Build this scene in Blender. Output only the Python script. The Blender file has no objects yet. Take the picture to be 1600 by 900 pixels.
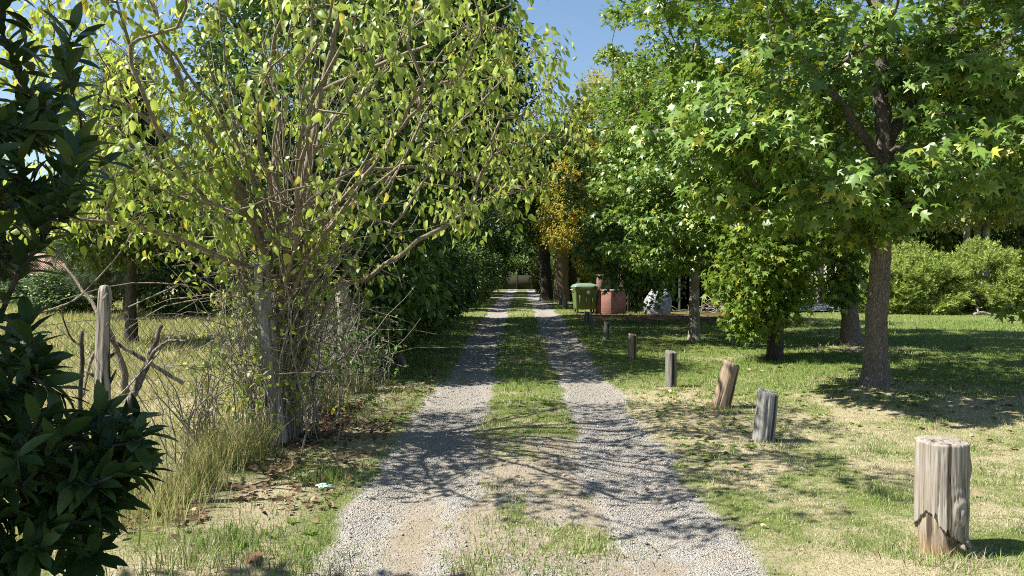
import bpy, math, random
import numpy as np
from mathutils import Vector

SC = bpy.context.scene
COL = SC.collection
RNG = np.random.default_rng(7)
F = 1150.0            # focal length in pixels of a 1600-wide picture
EYE = 1.6


def P(px, py, d):
    """a point of the place, d metres ahead"""
    return np.array([(px - 800.0) * d / F, d, EYE + (430.0 - py) * d / F])


# ------------------------------------------------------------------ noise
def _hash(ix, iy, iz, seed):
    h = (ix * 374761393 + iy * 668265263 + iz * 2147483647 + seed * 974634777) & 0xFFFFFFFF
    h = ((h ^ (h >> 13)) * 1274126177) & 0xFFFFFFFF
    h = (h ^ (h >> 16)) & 0xFFFFFFFF
    return h.astype(np.float64) / 4294967295.0


def vnoise(x, y, z=0.0, seed=0):
    x, y, z = np.broadcast_arrays(np.asarray(x, float), np.asarray(y, float), np.asarray(z, float))
    xi, yi, zi = np.floor(x), np.floor(y), np.floor(z)
    fx, fy, fz = x - xi, y - yi, z - zi
    xi, yi, zi = xi.astype(np.int64), yi.astype(np.int64), zi.astype(np.int64)
    fx, fy, fz = [f * f * (3 - 2 * f) for f in (fx, fy, fz)]
    r = 0
    for dx in (0, 1):
        for dy in (0, 1):
            for dz in (0, 1):
                w = (fx if dx else 1 - fx) * (fy if dy else 1 - fy) * (fz if dz else 1 - fz)
                r = r + w * _hash(xi + dx, yi + dy, zi + dz, seed)
    return r


def fbm(x, y, z=0.0, seed=0, octv=4):
    a, s, t = 0.5, 0.0, 0.0
    f = 1.0
    for k in range(octv):
        s = s + a * vnoise(np.asarray(x) * f, np.asarray(y) * f, np.asarray(z) * f, seed + k * 17)
        t += a
        a *= 0.5
        f *= 2.03
    return s / t


def smooth(a, b, x):
    t = np.clip((np.asarray(x, float) - a) / (b - a), 0, 1)
    return t * t * (3 - 2 * t)


# ------------------------------------------------------------------ objects
def link(o, parent=None):
    COL.objects.link(o)
    if parent is not None:
        o.parent = parent
    return o


def tag(o, label=None, cat=None, group=None, kind=None):
    if label: o['label'] = label
    if cat: o['category'] = cat
    if group: o['group'] = group
    if kind: o['kind'] = kind
    return o


def thing(name, label, cat, loc=(0, 0, 0), rz=0.0, group=None):
    o = bpy.data.objects.new(name, None)
    o.empty_display_size = 0.2
    o.location = loc
    o.rotation_euler = (0, 0, rz)
    link(o)
    return tag(o, label, cat, group)


def mesh_obj(name, verts, faces, mat, parent=None, smooth_shade=False, attrs=None, mats=None, midx=None):
    """faces: list of (n,k) int arrays"""
    if not isinstance(faces, (list, tuple)):
        faces = [faces]
    faces = [np.asarray(f, dtype=np.int32) for f in faces if len(f)]
    me = bpy.data.meshes.new(name)
    verts = np.asarray(verts, dtype=np.float32)
    me.vertices.add(len(verts))
    me.vertices.foreach_set('co', verts.ravel())
    nl = sum(f.size for f in faces)
    npoly = sum(len(f) for f in faces)
    me.loops.add(nl)
    me.loops.foreach_set('vertex_index', np.concatenate([f.ravel() for f in faces]))
    me.polygons.add(npoly)
    tot = np.concatenate([np.full(len(f), f.shape[1], np.int32) for f in faces])
    st = np.concatenate([[0], np.cumsum(tot)[:-1]]).astype(np.int32)
    me.polygons.foreach_set('loop_start', st)
    me.polygons.foreach_set('loop_total', tot)
    if smooth_shade:
        me.polygons.foreach_set('use_smooth', np.ones(npoly, dtype=bool))
    if attrs:
        for k, v in attrs.items():
            at = me.attributes.new(k, 'FLOAT', 'POINT')
            at.data.foreach_set('value', np.asarray(v, np.float32))
    for m in (mats or [mat]):
        me.materials.append(m)
    if midx is not None:
        me.polygons.foreach_set('material_index', np.asarray(midx, np.int32))
    me.update(calc_edges=True)
    me.validate()
    return link(bpy.data.objects.new(name, me), parent)


class MB:
    """collects shapes of ONE mesh"""
    def __init__(s):
        s.v = []; s.f = {}; s.n = 0

    def add(s, v, faces):
        v = np.asarray(v, float)
        for f in faces if isinstance(faces, (list, tuple)) else [faces]:
            f = np.asarray(f, np.int64)
            if len(f):
                s.f.setdefault(f.shape[1], []).append(f + s.n)
        s.v.append(v); s.n += len(v)
        return s

    def box(s, c, size, rz=0.0, bevel=0.0):
        hx, hy, hz = np.array(size) / 2
        b = min(bevel, hx * .9, hy * .9, hz * .9)
        if b <= 0:
            v = np.array([[x, y, z] for z in (-hz, hz) for y in (-hy, hy) for x in (-hx, hx)])
            f = [np.array([[0, 2, 3, 1], [4, 5, 7, 6], [0, 1, 5, 4], [2, 6, 7, 3], [0, 4, 6, 2], [1, 3, 7, 5]])]
        else:
            ring = [(-hx + b, -hy), (hx - b, -hy), (hx, -hy + b), (hx, hy - b), (hx - b, hy), (-hx + b, hy), (-hx, hy - b), (-hx, -hy + b)]
            v = []
            for z, k in ((-hz, 1), (-hz + b, 0), (hz - b, 0), (hz, 1)):
                for x, y in ring:
                    v.append((x - (np.sign(x) * b * .5 if k else 0), y - (np.sign(y) * b * .5 if k else 0), z))
            v = np.array(v)
            q = [[r * 8 + i, r * 8 + (i + 1) % 8, (r + 1) * 8 + (i + 1) % 8, (r + 1) * 8 + i] for r in range(3) for i in range(8)]
            f = [np.array(q), np.array([list(range(7, -1, -1)), list(range(24, 32))])]
        c_, s_ = math.cos(rz), math.sin(rz)
        v = v @ np.array([[c_, s_, 0], [-s_, c_, 0], [0, 0, 1]])
        return s.add(v + np.array(c, float), f)

    def tube(s, pts, rad, sides=6, cap=True, wob=None):
        v, f = tube_geo(np.asarray(pts, float), np.asarray(rad, float) * np.ones(len(pts)), sides, cap, wob)
        return s.add(v, f)

    def faces(s):
        return [np.concatenate(x) for x in s.f.values()]

    def verts(s):
        return np.concatenate(s.v)

    def build(s, name, mat, parent=None, smooth_shade=False, **k):
        return mesh_obj(name, s.verts(), s.faces(), mat, parent, smooth_shade, **k)


def tube_geo(p, r, sides, cap=True, wob=None):
    n = len(p)
    t = np.gradient(p, axis=0)
    t /= np.linalg.norm(t, axis=1)[:, None] + 1e-9
    u = np.cross(t[0], [0, 1, 0.03])
    if np.linalg.norm(u) < .1:
        u = np.cross(t[0], [1, 0, 0])
    us = []
    for i in range(n):
        u = u - t[i] * np.dot(u, t[i])
        u /= np.linalg.norm(u) + 1e-9
        us.append(u)
    us = np.array(us)
    w = np.cross(t, us)
    a = np.arange(sides) * 2 * math.pi / sides
    rr = r[:, None] * np.ones((1, sides))
    if wob is not None:
        rr = rr * wob(p[:, 2][:, None], a[None, :])
    v = p[:, None, :] + rr[..., None] * (np.cos(a)[None, :, None] * us[:, None, :] + np.sin(a)[None, :, None] * w[:, None, :])
    v = v.reshape(-1, 3)
    i = np.arange(n - 1)[:, None] * sides
    j = np.arange(sides)[None, :]
    jn = (j + 1) % sides
    q = np.stack([i + j, i + jn, i + sides + jn, i + sides + j], -1).reshape(-1, 4)
    f = [q]
    if cap and sides > 2:
        k = len(v)
        v = np.vstack([v, p[-1] + t[-1] * r[-1] * .3, p[0]])
        b = (n - 1) * sides
        jj = np.arange(sides); jn2 = (jj + 1) % sides
        f.append(np.stack([b + jj, b + jn2, np.full(sides, k)], -1))
        f.append(np.stack([jn2, jj, np.full(sides, k + 1)], -1))
    return v, f


# ------------------------------------------------------------------ materials
class N:
    def __init__(s, mat):
        mat.use_nodes = True
        s.t = mat.node_tree
        s.t.nodes.clear()
        s.out = s.t.nodes.new('ShaderNodeOutputMaterial')

    def n(s, typ, _in=None, **kw):
        x = s.t.nodes.new('ShaderNode' + typ)
        for k, v in kw.items():
            setattr(x, k, v)
        for k, v in (_in or {}).items():
            s.set(x, k, v)
        return x

    def set(s, x, k, v):
        sock = x.inputs[k]
        if isinstance(v, bpy.types.NodeSocket):
            s.t.links.new(v, sock)
        elif isinstance(v, bpy.types.Node):
            s.t.links.new(v.outputs[0], sock)
        else:
            if isinstance(v, tuple) and len(v) == 3 and sock.type == 'RGBA':
                v = v + (1,)
            sock.default_value = v

    def coord(s, kind='Object'):
        return s.n('TexCoord').outputs[kind]

    def mapping(s, vec, scale):
        return s.n('Mapping', {'Vector': vec, 'Scale': scale}).outputs[0]

    def noise(s, vec, scale, detail=4, rough=.55, dist=0.0):
        return s.n('TexNoise', {'Vector': vec, 'Scale': scale, 'Detail': detail, 'Roughness': rough, 'Distortion': dist}).outputs[0]

    def ramp(s, fac, stops, interp='LINEAR'):
        r = s.n('ValToRGB', {'Fac': fac})
        e = r.color_ramp.elements
        r.color_ramp.interpolation = interp
        while len(e) < len(stops):
            e.new(.5)
        for k, (p, c) in enumerate(stops):
            e[k].position = p
            e[k].color = (c if isinstance(c, tuple) else (c, c, c)) + (1,)
        return r.outputs[0]

    def mix(s, fac, a, b, mode='MIX'):
        m = s.n('Mix', data_type='RGBA', blend_type=mode)
        for i, v in ((0, fac), (6, a), (7, b)):
            if isinstance(v, bpy.types.NodeSocket):
                s.t.links.new(v, m.inputs[i])
            else:
                m.inputs[i].default_value = (v + (1,)) if isinstance(v, tuple) else v
        return m.outputs[2]

    def math(s, op, a, b=0.0, c=0.0, clamp=False):
        m = s.n('Math', operation=op, use_clamp=clamp)
        for i, v in enumerate((a, b, c)):
            if isinstance(v, bpy.types.NodeSocket):
                s.t.links.new(v, m.inputs[i])
            else:
                m.inputs[i].default_value = v
        return m.outputs[0]

    def attr(s, name):
        return s.n('Attribute', attribute_name=name).outputs['Fac']

    def bump(s, h, dist=.01, strength=1.0):
        return s.n('Bump', {'Height': h, 'Distance': dist, 'Strength': strength}).outputs[0]

    def principled(s, col, rough=.7, normal=None, spec=.3, metallic=0.0):
        p = s.n('BsdfPrincipled', {'Base Color': col, 'Roughness': rough, 'Specular IOR Level': spec, 'Metallic': metallic})
        if normal is not None:
            s.set(p, 'Normal', normal)
        return p

    def done(s, sh):
        s.t.links.new(sh.outputs[0], s.out.inputs['Surface'])


def material(name):
    m = bpy.data.materials.new(name)
    return m, N(m)


def leaf_mat(name, cols, rare=None, trans=.35, rough=.45, spec=.35, tcol=None, var=1.2):
    """cols: dark..light leaf colours; every leaf picks its own"""
    m, n = material(name)
    rnd = n.n('NewGeometry').outputs['Random Per Island']
    k = len(cols)
    stops = [(i / (k - 1) * (.93 if rare else 1.0), c) for i, c in enumerate(cols)]
    if rare:
        stops += [(.945, rare), (1.0, rare)]
    c = n.ramp(rnd, stops)
    nz = n.noise(n.coord('Object'), var, 2)
    c = n.mix(n.ramp(nz, [(.35, 0.0), (.65, 1.0)]), c, n.n('HueSaturation', {'Hue': .492, 'Saturation': 1.0, 'Value': 1.35, 'Color': c}).outputs[0])
    p = n.principled(c, rough, spec=spec)
    tc = n.n('HueSaturation', {'Hue': .485, 'Saturation': 1.05, 'Value': 1.5, 'Color': c}).outputs[0] if tcol is None else tcol
    t = n.n('BsdfTranslucent', {'Color': tc})
    mx = n.n('MixShader', {0: trans, 1: p.outputs[0], 2: t.outputs[0]})
    n.done(mx)
    return m


def bark_mat(name, dark, light, sc=14.0, stretch=.22, dist=.02, pale=None):
    m, n = material(name)
    co = n.coord('Object')
    wv = n.n('TexNoise', {'Vector': co, 'Scale': sc * .9, 'Detail': 3}).outputs['Color']
    v = n.mapping(n.mix(.045, co, wv, 'ADD'), (1, 1, stretch))
    a = n.noise(v, sc * 1.2, 6, .68, .8)
    vo = n.n('TexVoronoi', {'Vector': v, 'Scale': sc * 2.1}, feature='DISTANCE_TO_EDGE').outputs['Distance']
    h = n.math('MULTIPLY', a, n.ramp(vo, [(0.0, .55), (.3, 1.0)]))
    c = n.ramp(h, [(.12, dark), (.6, light)])
    if pale:
        c = n.mix(n.ramp(n.noise(co, 3.0, 3), [(.5, 0.0), (.62, .75)]), c, pale)
    n.done(n.principled(c, .9, n.bump(h, dist), spec=.15))
    return m


def wood_mat(name, dark, light, warm, grain=55.0):
    m, n = material(name)
    co = n.coord('Object')
    v = n.mapping(co, (1, 1, .03))
    g = n.noise(v, grain, 4, .6, .3)
    g2 = n.noise(n.mapping(co, (1, 1, .05)), grain * .3, 3, .5, .5)
    big = n.noise(co, 5, 3)
    c = n.ramp(g, [(.36, dark), (.50, light), (.66, tuple(min(1, x * 1.22) for x in light))])
    c = n.mix(n.ramp(big, [(.42, 0.0), (.68, .6)]), c, warm)
    c = n.mix(n.ramp(g2, [(.36, .9), (.42, 0.0)]), c, tuple(x * .3 for x in dark))
    n.done(n.principled(c, .85, n.bump(n.math('ADD', g, g2), .006), spec=.15))
    return m


def flat_mat(name, col, rough=.7, var=.25, sc=4.0, spec=.3, bump=0.0):
    m, n = material(name)
    co = n.coord('Object')
    nz = n.noise(co, sc, 5)
    c = n.ramp(nz, [(.25, tuple(x * (1 - var) for x in col)), (.75, tuple(min(1, x * (1 + var)) for x in col))])
    n.done(n.principled(c, rough, n.bump(nz, bump) if bump else None, spec=spec))
    return m


def ground_mat():
    m, n = material('ground')
    co = n.coord('Object')
    gr, di, dr, mu = n.attr('gravel'), n.attr('dirt'), n.attr('dry'), n.attr('mulch')
    fine = n.noise(co, 45, 6, .7)
    mid = n.noise(co, 6, 5, .6)
    tiny = n.noise(co, 160, 3, .7)
    green = n.ramp(fine, [(.3, (.075, .092, .025)), (.7, (.17, .20, .06))])
    straw = n.ramp(fine, [(.28, (.19, .15, .085)), (.5, (.32, .27, .17)), (.75, (.46, .40, .28))])
    d2 = n.math('ADD', dr, n.math('MULTIPLY', n.math('SUBTRACT', mid, .5), 1.1))
    c = n.mix(n.ramp(d2, [(.3, 0.0), (.7, 1.0)]), green, straw)
    dirt = n.ramp(n.noise(co, 30, 6, .7), [(.25, (.17, .138, .10)), (.5, (.255, .213, .158)), (.78, (.35, .30, .235))])
    k = n.math('ADD', di, n.math('MULTIPLY', n.math('SUBTRACT', fine, .5), .9))
    c = n.mix(n.ramp(k, [(.35, 0.0), (.65, 1.0)]), c, dirt)
    vo = n.n('TexVoronoi', {'Vector': co, 'Scale': 95.0, 'Randomness': 1.0})
    vd = vo.outputs['Distance']
    stone = n.ramp(n.n('SeparateColor', {'Color': vo.outputs['Color']}).outputs[0],
                   [(0.0, (.22, .21, .195)), (.45, (.31, .295, .272)), (.85, (.385, .365, .335)), (1.0, (.46, .44, .40))])
    stone = n.mix(n.ramp(vd, [(.45, 0.0), (.85, .4)]), stone, (.21, .185, .155))
    stone = n.mix(n.ramp(n.noise(co, 2.2, 5, .65), [(.40, 0.0), (.64, .7)]), stone, (.35, .30, .235))
    k = n.math('ADD', gr, n.math('MULTIPLY', n.math('SUBTRACT', mid, .5), .8))
    k = n.math('ADD', k, n.math('MULTIPLY', n.math('SUBTRACT', tiny, .5), .7))
    c = n.mix(n.ramp(k, [(.32, 0.0), (.62, 1.0)]), c, stone)
    mul = n.ramp(fine, [(.3, (.045, .024, .014)), (.7, (.14, .075, .045))])
    c = n.mix(mu, c, mul)
    h = n.math('ADD', n.math('MULTIPLY', fine, .5), n.math('MULTIPLY', n.math('SUBTRACT', 1.0, vd), n.math('MULTIPLY', gr, .6)))
    n.done(n.principled(c, .95, n.bump(h, .03), spec=.1))
    return m


def blade_mat(name, g0, g1, s0, s1, trans=.3):
    m, n = material(name)
    rnd = n.n('NewGeometry').outputs['Random Per Island']
    dr = n.attr('dry')
    r2 = n.math('FRACT', n.math('MULTIPLY', rnd, 17.31))
    k = n.math('ADD', dr, n.math('MULTIPLY', n.math('SUBTRACT', r2, .5), 1.0))
    c = n.mix(n.ramp(k, [(.40, 0.0), (.62, 1.0)]), n.mix(rnd, g0, g1), n.mix(rnd, s0, s1))
    p = n.principled(c, .6, spec=.25)
    t = n.n('BsdfTranslucent', {'Color': c})
    n.done(n.n('MixShader', {0: trans, 1: p.outputs[0], 2: t.outputs[0]}))
    return m


def brick_mat(name, a, b, mortar, scale, bw=.22, bh=.075):
    m, n = material(name)
    br = n.n('TexBrick', {'Vector': n.coord('UV') if False else n.coord('Object'), 'Color1': a, 'Color2': b, 'Mortar': mortar,
                          'Scale': scale, 'Mortar Size': .012, 'Brick Width': bw, 'Row Height': bh})
    return m, n, br


M = {}
M['ground'] = ground_mat()
M['lawn'] = blade_mat('lawn blades', (.10, .18, .025), (.22, .325, .065), (.36, .315, .18), (.54, .49, .35))
M['field'] = blade_mat('field grass', (.12, .18, .035), (.24, .30, .07), (.36, .32, .12), (.58, .52, .26), .4)
M['star'] = leaf_mat('sweetgum leaf', [(.055, .115, .018), (.10, .18, .028), (.165, .25, .05)], (.28, .31, .05), .26, .40, .5)
M['young'] = leaf_mat('young sweetgum leaf', [(.05, .11, .015), (.10, .165, .022), (.16, .22, .035)], (.24, .26, .04), .38, .5, .25)
M['mulberry'] = leaf_mat('mulberry leaf', [(.12, .185, .03), (.19, .27, .05), (.29, .36, .10)], (.36, .35, .06), .45, .45, .4)
M['dense'] = leaf_mat('dark broad leaf', [(.02, .05, .010), (.042, .088, .015), (.085, .145, .026)], None, .12, .45, .3)
M['far_leaf'] = leaf_mat('far leaf', [(.035, .07, .016), (.06, .105, .022), (.11, .15, .035)], None, .3, .55, .2, var=.5)
M['olive_leaf'] = leaf_mat('olive leaf', [(.09, .12, .03), (.15, .18, .05), (.22, .24, .08)], None, .35, .55, .2, var=.5)
M['gold'] = leaf_mat('golden leaf', [(.12, .15, .025), (.25, .23, .035), (.36, .32, .05)], (.40, .29, .05), .42, .5, .2, var=.35)
M['laurel'] = leaf_mat('laurel leaf', [(.018, .042, .012), (.032, .065, .017), (.06, .10, .025)], None, .16, .42, .28)
M['pine'] = leaf_mat('pine needle', [(.025, .045, .022), (.045, .07, .03), (.075, .095, .04)], None, .15, .6, .2)
M['juniper'] = leaf_mat('juniper spray', [(.10, .16, .032), (.19, .26, .055), (.29, .34, .09)], None, .25, .6, .2, var=.8)
M['dead_leaf'] = leaf_mat('fallen leaf', [(.055, .035, .022), (.13, .085, .05), (.24, .17, .105)], (.34, .27, .18), .15, .8, .1)
M['bark'] = bark_mat('sweetgum bark', (.028, .023, .02), (.30, .255, .215), 20, .28, .03)
M['bark_pale'] = bark_mat('pale bark', (.09, .075, .06), (.34, .30, .25), 16, .3, .02, (.42, .39, .34))
M['bark_dark'] = bark_mat('dark bark', (.022, .018, .015), (.12, .10, .08), 12, .2, .03)
M['bark_grey'] = bark_mat('mulberry bark', (.10, .08, .055), (.33, .28, .21), 22, .15, .01)
M['bark_fib'] = bark_mat('fibrous trunk', (.06, .045, .03), (.42, .33, .21), 30, .1, .05)
M['bark_old'] = bark_mat('old dead bark', (.03, .025, .02), (.24, .20, .155), 18, .3, .03, (.36, .33, .28))
M['twig'] = bark_mat('dry twig', (.11, .095, .075), (.37, .335, .28), 40, .2, .004)
M['wood'] = wood_mat('weathered wood', (.115, .10, .08), (.275, .25, .215), (.225, .185, .14))
M['wood_post'] = wood_mat('fence wood', (.045, .038, .03), (.31, .28, .24), (.20, .155, .11), 40)
M['wood_grey'] = wood_mat('grey weathered wood', (.045, .042, .04), (.19, .18, .165), (.13, .115, .095))
M['wood_mid'] = wood_mat('mid grey weathered wood', (.11, .11, .108), (.27, .265, .25), (.22, .19, .155))
M['wood_brown'] = wood_mat('brown weathered wood', (.11, .08, .05), (.26, .20, .14), (.18, .13, .085))
M['wood_core'] = wood_mat('rotten core', (.15, .11, .075), (.29, .245, .19), (.24, .17, .105))
_n = N.__new__(N); _n.t = M['wood_core'].node_tree
_p = [x for x in _n.t.nodes if x.type == 'BSDF_PRINCIPLED'][0]
_old = _p.inputs['Base Color'].links[0].from_socket
_z = _n.n('SeparateXYZ', {'Vector': _n.coord('Object')}).outputs[2]
_z = _n.math('ADD', _z, _n.math('MULTIPLY', _n.noise(_n.coord('Object'), 18, 3), .09))
_n.set(_p, 'Base Color', _n.mix(_n.ramp(_z, [(.05, .75), (.16, 0.0)]), _old, (.30, .17, .075)))
M['wire'] = flat_mat('galvanised wire', (.13, .12, .105), .6)


# ------------------------------------------------------------------ the lie of the land
TL = np.array([[-50, -1.10, -.28], [3, -1.12, -.30], [5, -1.10, -.29], [6.8, -1.07, -.35], [8.8, -1.07, -.34], [10.8, -1.03, -.30], [15.3, -1.04, -.29], [26, -1.05, -.22], [46, -.95, -.1], [74, -.5, .45], [120, -.2, .8]])
TR = np.array([[-50, .62, 1.34], [3, .60, 1.38], [5, .63, 1.34], [6.8, .62, 1.36], [8.8, .72, 1.41], [10.8, .75, 1.46], [15.3, .75, 1.53], [26, .96, 1.80], [46, 1.1, 2.0], [74, 1.5, 2.3], [120, 2, 3]])


def edge_noise(y, s):
    return (fbm(y * .9, s * 7.7, 0, 31 + s, 4) - .5) * .42 + (vnoise(y * 7, s * 3.1, 0, 50 + s) - .5) * .06


def track_edges(T, y, s):
    a = np.interp(y, T[:, 0], T[:, 1]) + edge_noise(y, s)
    b = np.interp(y, T[:, 0], T[:, 2]) + edge_noise(y, s + 1)
    return a, b


def in_band(x, a, b, soft):
    return smooth(-soft, soft, x - a) * smooth(-soft, soft, b - x)


def masks(x, y):
    """gravel, dirt, dry, mulch at places of the ground"""
    x = np.asarray(x, float); y = np.asarray(y, float)
    la, lb = track_edges(TL, y, 1)
    ra, rb = track_edges(TR, y, 4)
    g = np.maximum(in_band(x, la, lb, .17), in_band(x, ra, rb, .17))
    # bare worn earth with loose gravel between the tracks near the viewer
    nz = fbm(x * 1.6, y * 1.1, 0, 3)
    between = in_band(x, lb - .1, ra + .1, .12)
    bare = between * smooth(7.6, 6.3, y + (nz - .5) * 2.0)
    g = np.maximum(g, bare * .42 * smooth(.34, .66, fbm(x * 2.5, y * 2.5, 0, 12)) + 0 * x)
    # sandy patch inside the left track
    sand = np.exp(-((x + .62) / .26) ** 2 - ((y - 4.6) / 1.1) ** 2) + .8 * np.exp(-((x - .85) / .25) ** 2 - ((y - 4.0) / .6) ** 2)
    g = g * (1 - .75 * np.clip(sand, 0, 1))
    d = np.clip(bare * 1.0 + sand, 0, 1)
    tuft = smooth(.48, .62, fbm(x * 3.1, y * 2.2, 0, 77)) * between * smooth(5.9, 5.0, y)
    d = d * (1 - .85 * tuft)
    # worn verge left of the road, up to the fence
    verge = in_band(x, -2.5, la - 0.02, .25) * smooth(16, 11, y)
    d = np.maximum(d, verge * (.06 + .40 * smooth(.42, .64, fbm(x * 2.0, y * 1.5, 0, 9))))
    # worn edge right of the road
    redge = in_band(x, rb - .05, rb + .35, .18)
    d = np.maximum(d, redge * .34 * smooth(12, 6, y) * smooth(.3, .6, fbm(x * 3, y * 1.3, 0, 19)) * 1.2)
    dry = .27 + .6 * (fbm(x * .55, y * .55, 0, 5) - .5) + .85 * (fbm(x * 2.3, y * 2.3, 0, 15, 4) - .5)
    right = smooth(1.2, 2.2, x)
    dryband = right * np.exp(-((y - 8.3) / 1.7) ** 2) * smooth(1.6, 3.2, x)
    dry = dry + .24 * dryband + .20 * right * smooth(11, 7.5, y)
    dry = dry + .25 * np.exp(-((x - (rb + .5)) / .6) ** 2) * smooth(14, 8, y)
    dry = dry - .22 * right * smooth(10.0, 12.5, y) * smooth(40, 30, y)
    dry = dry + .55 * np.exp(-((x - 7.6) / 1.3) ** 2 - ((y - 15.6) / .8) ** 2) + .5 * np.exp(-((x - 4.1) / 1.2) ** 2 - ((y - 14.2) / .35) ** 2)
    dry = dry + between * .12 * smooth(9, 6, y) + .22 * smooth(-1.0, -1.6, x) * smooth(14, 8, y)
    field = smooth(-2.2, -3.0, x)
    dry = dry * (1 - field) + field * (.58 + .8 * (fbm(x * .3, y * .3, 0, 6) - .5))
    mul = in_band(x, 2.6, 10.5, 1.0) * in_band(y, 24.5, 31.5, 1.0) * smooth(.3, .5, fbm(x * .8, y * .8, 0, 21))
    return np.clip(g, 0, 1), np.clip(d, 0, 1), np.clip(dry, 0, 1), np.clip(mul, 0, 1)


def gz(x, y):
    x = np.asarray(x, float); y = np.asarray(y, float)
    lc = (np.interp(y, TL[:, 0], TL[:, 1]) + np.interp(y, TL[:, 0], TL[:, 2])) / 2
    rc = (np.interp(y, TR[:, 0], TR[:, 1]) + np.interp(y, TR[:, 0], TR[:, 2])) / 2
    h = -.045 * (np.exp(-((x - lc) / .42) ** 2) + np.exp(-((x - rc) / .42) ** 2))
    h = h + (fbm(x * .5, y * .5, 0, 41, 3) - .5) * .10 * smooth(1.4, 2.6, np.abs(x - .2)) + (fbm(x * 3, y * 3, 0, 43, 3) - .5) * .025
    h = h + .22 * np.exp(-((x - 4.93) ** 2 + (y - 9.95) ** 2) / 1.1) * .5
    return h


def axis(parts):
    out = []
    for a, b, s in parts:
        out.append(np.arange(a, b, s))
    return np.concatenate(out)


def grid_mesh(name, xs, ys, dz=0.0):
    X, Y = np.meshgrid(xs, ys)
    x, y = X.ravel(), Y.ravel()
    v = np.stack([x, y, gz(x, y) + dz], -1)
    nx, ny = len(xs), len(ys)
    i = (np.arange(ny - 1)[:, None] * nx + np.arange(nx - 1)[None, :]).ravel()
    f = np.stack([i, i + 1, i + nx + 1, i + nx], -1)
    g, d, dr, mu = masks(x, y)
    return mesh_obj(name, v, f, M['ground'], None, True, {'gravel': g, 'dirt': d, 'dry': dr, 'mulch': mu})


far = 30 * 1.12 ** np.arange(0, 26)
xs = np.concatenate([-far[::-1][:24] - 0, axis([(-30, -10, 1.0), (-10, -4, .25), (-4, 5, .05), (5, 12, .2), (12, 30, 1.0)]), far])
ys = np.concatenate([[-200, -100, -60, -40], axis([(-30, 2, 1.0), (2, 3.4, .1), (3.4, 12, .05), (12, 20, .1), (20, 50, .3), (50, 100, 1.5)]), 100 * 1.15 ** np.arange(0, 12)])
tag(grid_mesh('ground', np.unique(xs), np.unique(ys)), kind='structure')


def track(name, T, s):
    ys = np.unique(np.concatenate([axis([(-6, 3, .3), (3, 14, .04), (14, 30, .12), (30, 86, .6)])]))
    a, b = track_edges(T, ys, s)
    k = 18
    t = np.linspace(0, 1, k)
    X = a[:, None] * (1 - t) + b[:, None] * t
    Y = np.repeat(ys[:, None], k, 1)
    x, y = X.ravel(), Y.ravel()
    dip = np.where((np.tile(t, len(ys)) < .001) | (np.tile(t, len(ys)) > .999), -.012, .005)
    v = np.stack([x, y, gz(x, y) + dip], -1)
    i = (np.arange(len(ys) - 1)[:, None] * k + np.arange(k - 1)[None, :]).ravel()
    f = np.stack([i, i + 1, i + k + 1, i + k], -1)
    g, d, dr, mu = masks(x, y)
    tag(mesh_obj(name, v, f, M['ground'], None, True, {'gravel': g, 'dirt': d, 'dry': dr, 'mulch': mu}), kind='structure')


track('gravel_track', TL, 1)
track('gravel_track', TR, 4)

# a pale paved path far off on the right
pm = flat_mat('pale paving', (.36, .355, .34), .85, .15, 6)
pb = MB()
pp = np.array([[13.0, 31.5], [15.4, 36], [17.5, 46], [19, 60]])
for i in range(3):
    (x0, y0), (x1, y1) = pp[i], pp[i + 1]
    w = 1.0
    pb.add([[x0 - w, y0, gz(x0 - w, y0) + .06], [x0 + w, y0, gz(x0 + w, y0) + .06], [x1 + w, y1, gz(x1 + w, y1) + .06], [x1 - w, y1, gz(x1 - w, y1) + .06]], np.array([[0, 1, 2, 3]]))
tag(pb.build('path', pm), kind='structure')


# ------------------------------------------------------------------ grass, stones, litter
def blades(name, x, y, h, w, lean, mat, dry, label, cat='grass'):
    n = len(x)
    a = RNG.uniform(0, 2 * math.pi, n)
    b = RNG.uniform(0, 2 * math.pi, n)
    base = np.stack([x, y, gz(x, y) - .004], -1)
    side = np.stack([np.cos(a), np.sin(a), np.zeros(n)], -1) * (w * .5)[:, None]
    ld = np.stack([np.cos(b), np.sin(b), np.zeros(n)], -1)
    up = np.array([0, 0, 1.0])
    mid = base + up * (h * .55 * np.cos(lean * .5))[:, None] + ld * (h * .55 * np.sin(lean * .5))[:, None]
    tip = mid + up * (h * .5 * np.cos(lean))[:, None] + ld * (h * .5 * np.sin(lean))[:, None]
    V = np.stack([base - side, base + side, mid + side * .8, mid - side * .8, tip], 1).reshape(-1, 3)
    o = np.arange(n)[:, None] * 5
    q = o + np.array([[0, 1, 2, 3]])
    t = o + np.array([[3, 2, 4]])
    ob = mesh_obj(name, V, [q, t], mat, None, False, {'dry': np.repeat(dry, 5)})
    return tag(ob, label, cat, None, 'stuff')


def scatter(n, d0, d1, px0, px1, power=1.0):
    """uniform on the ground between two distances inside a fan of directions"""
    d = np.sqrt(RNG.uniform(d0 ** 2, d1 ** 2, n))
    t = RNG.uniform((px0 - 800) / F, (px1 - 800) / F, n)
    return d * t, d


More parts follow.
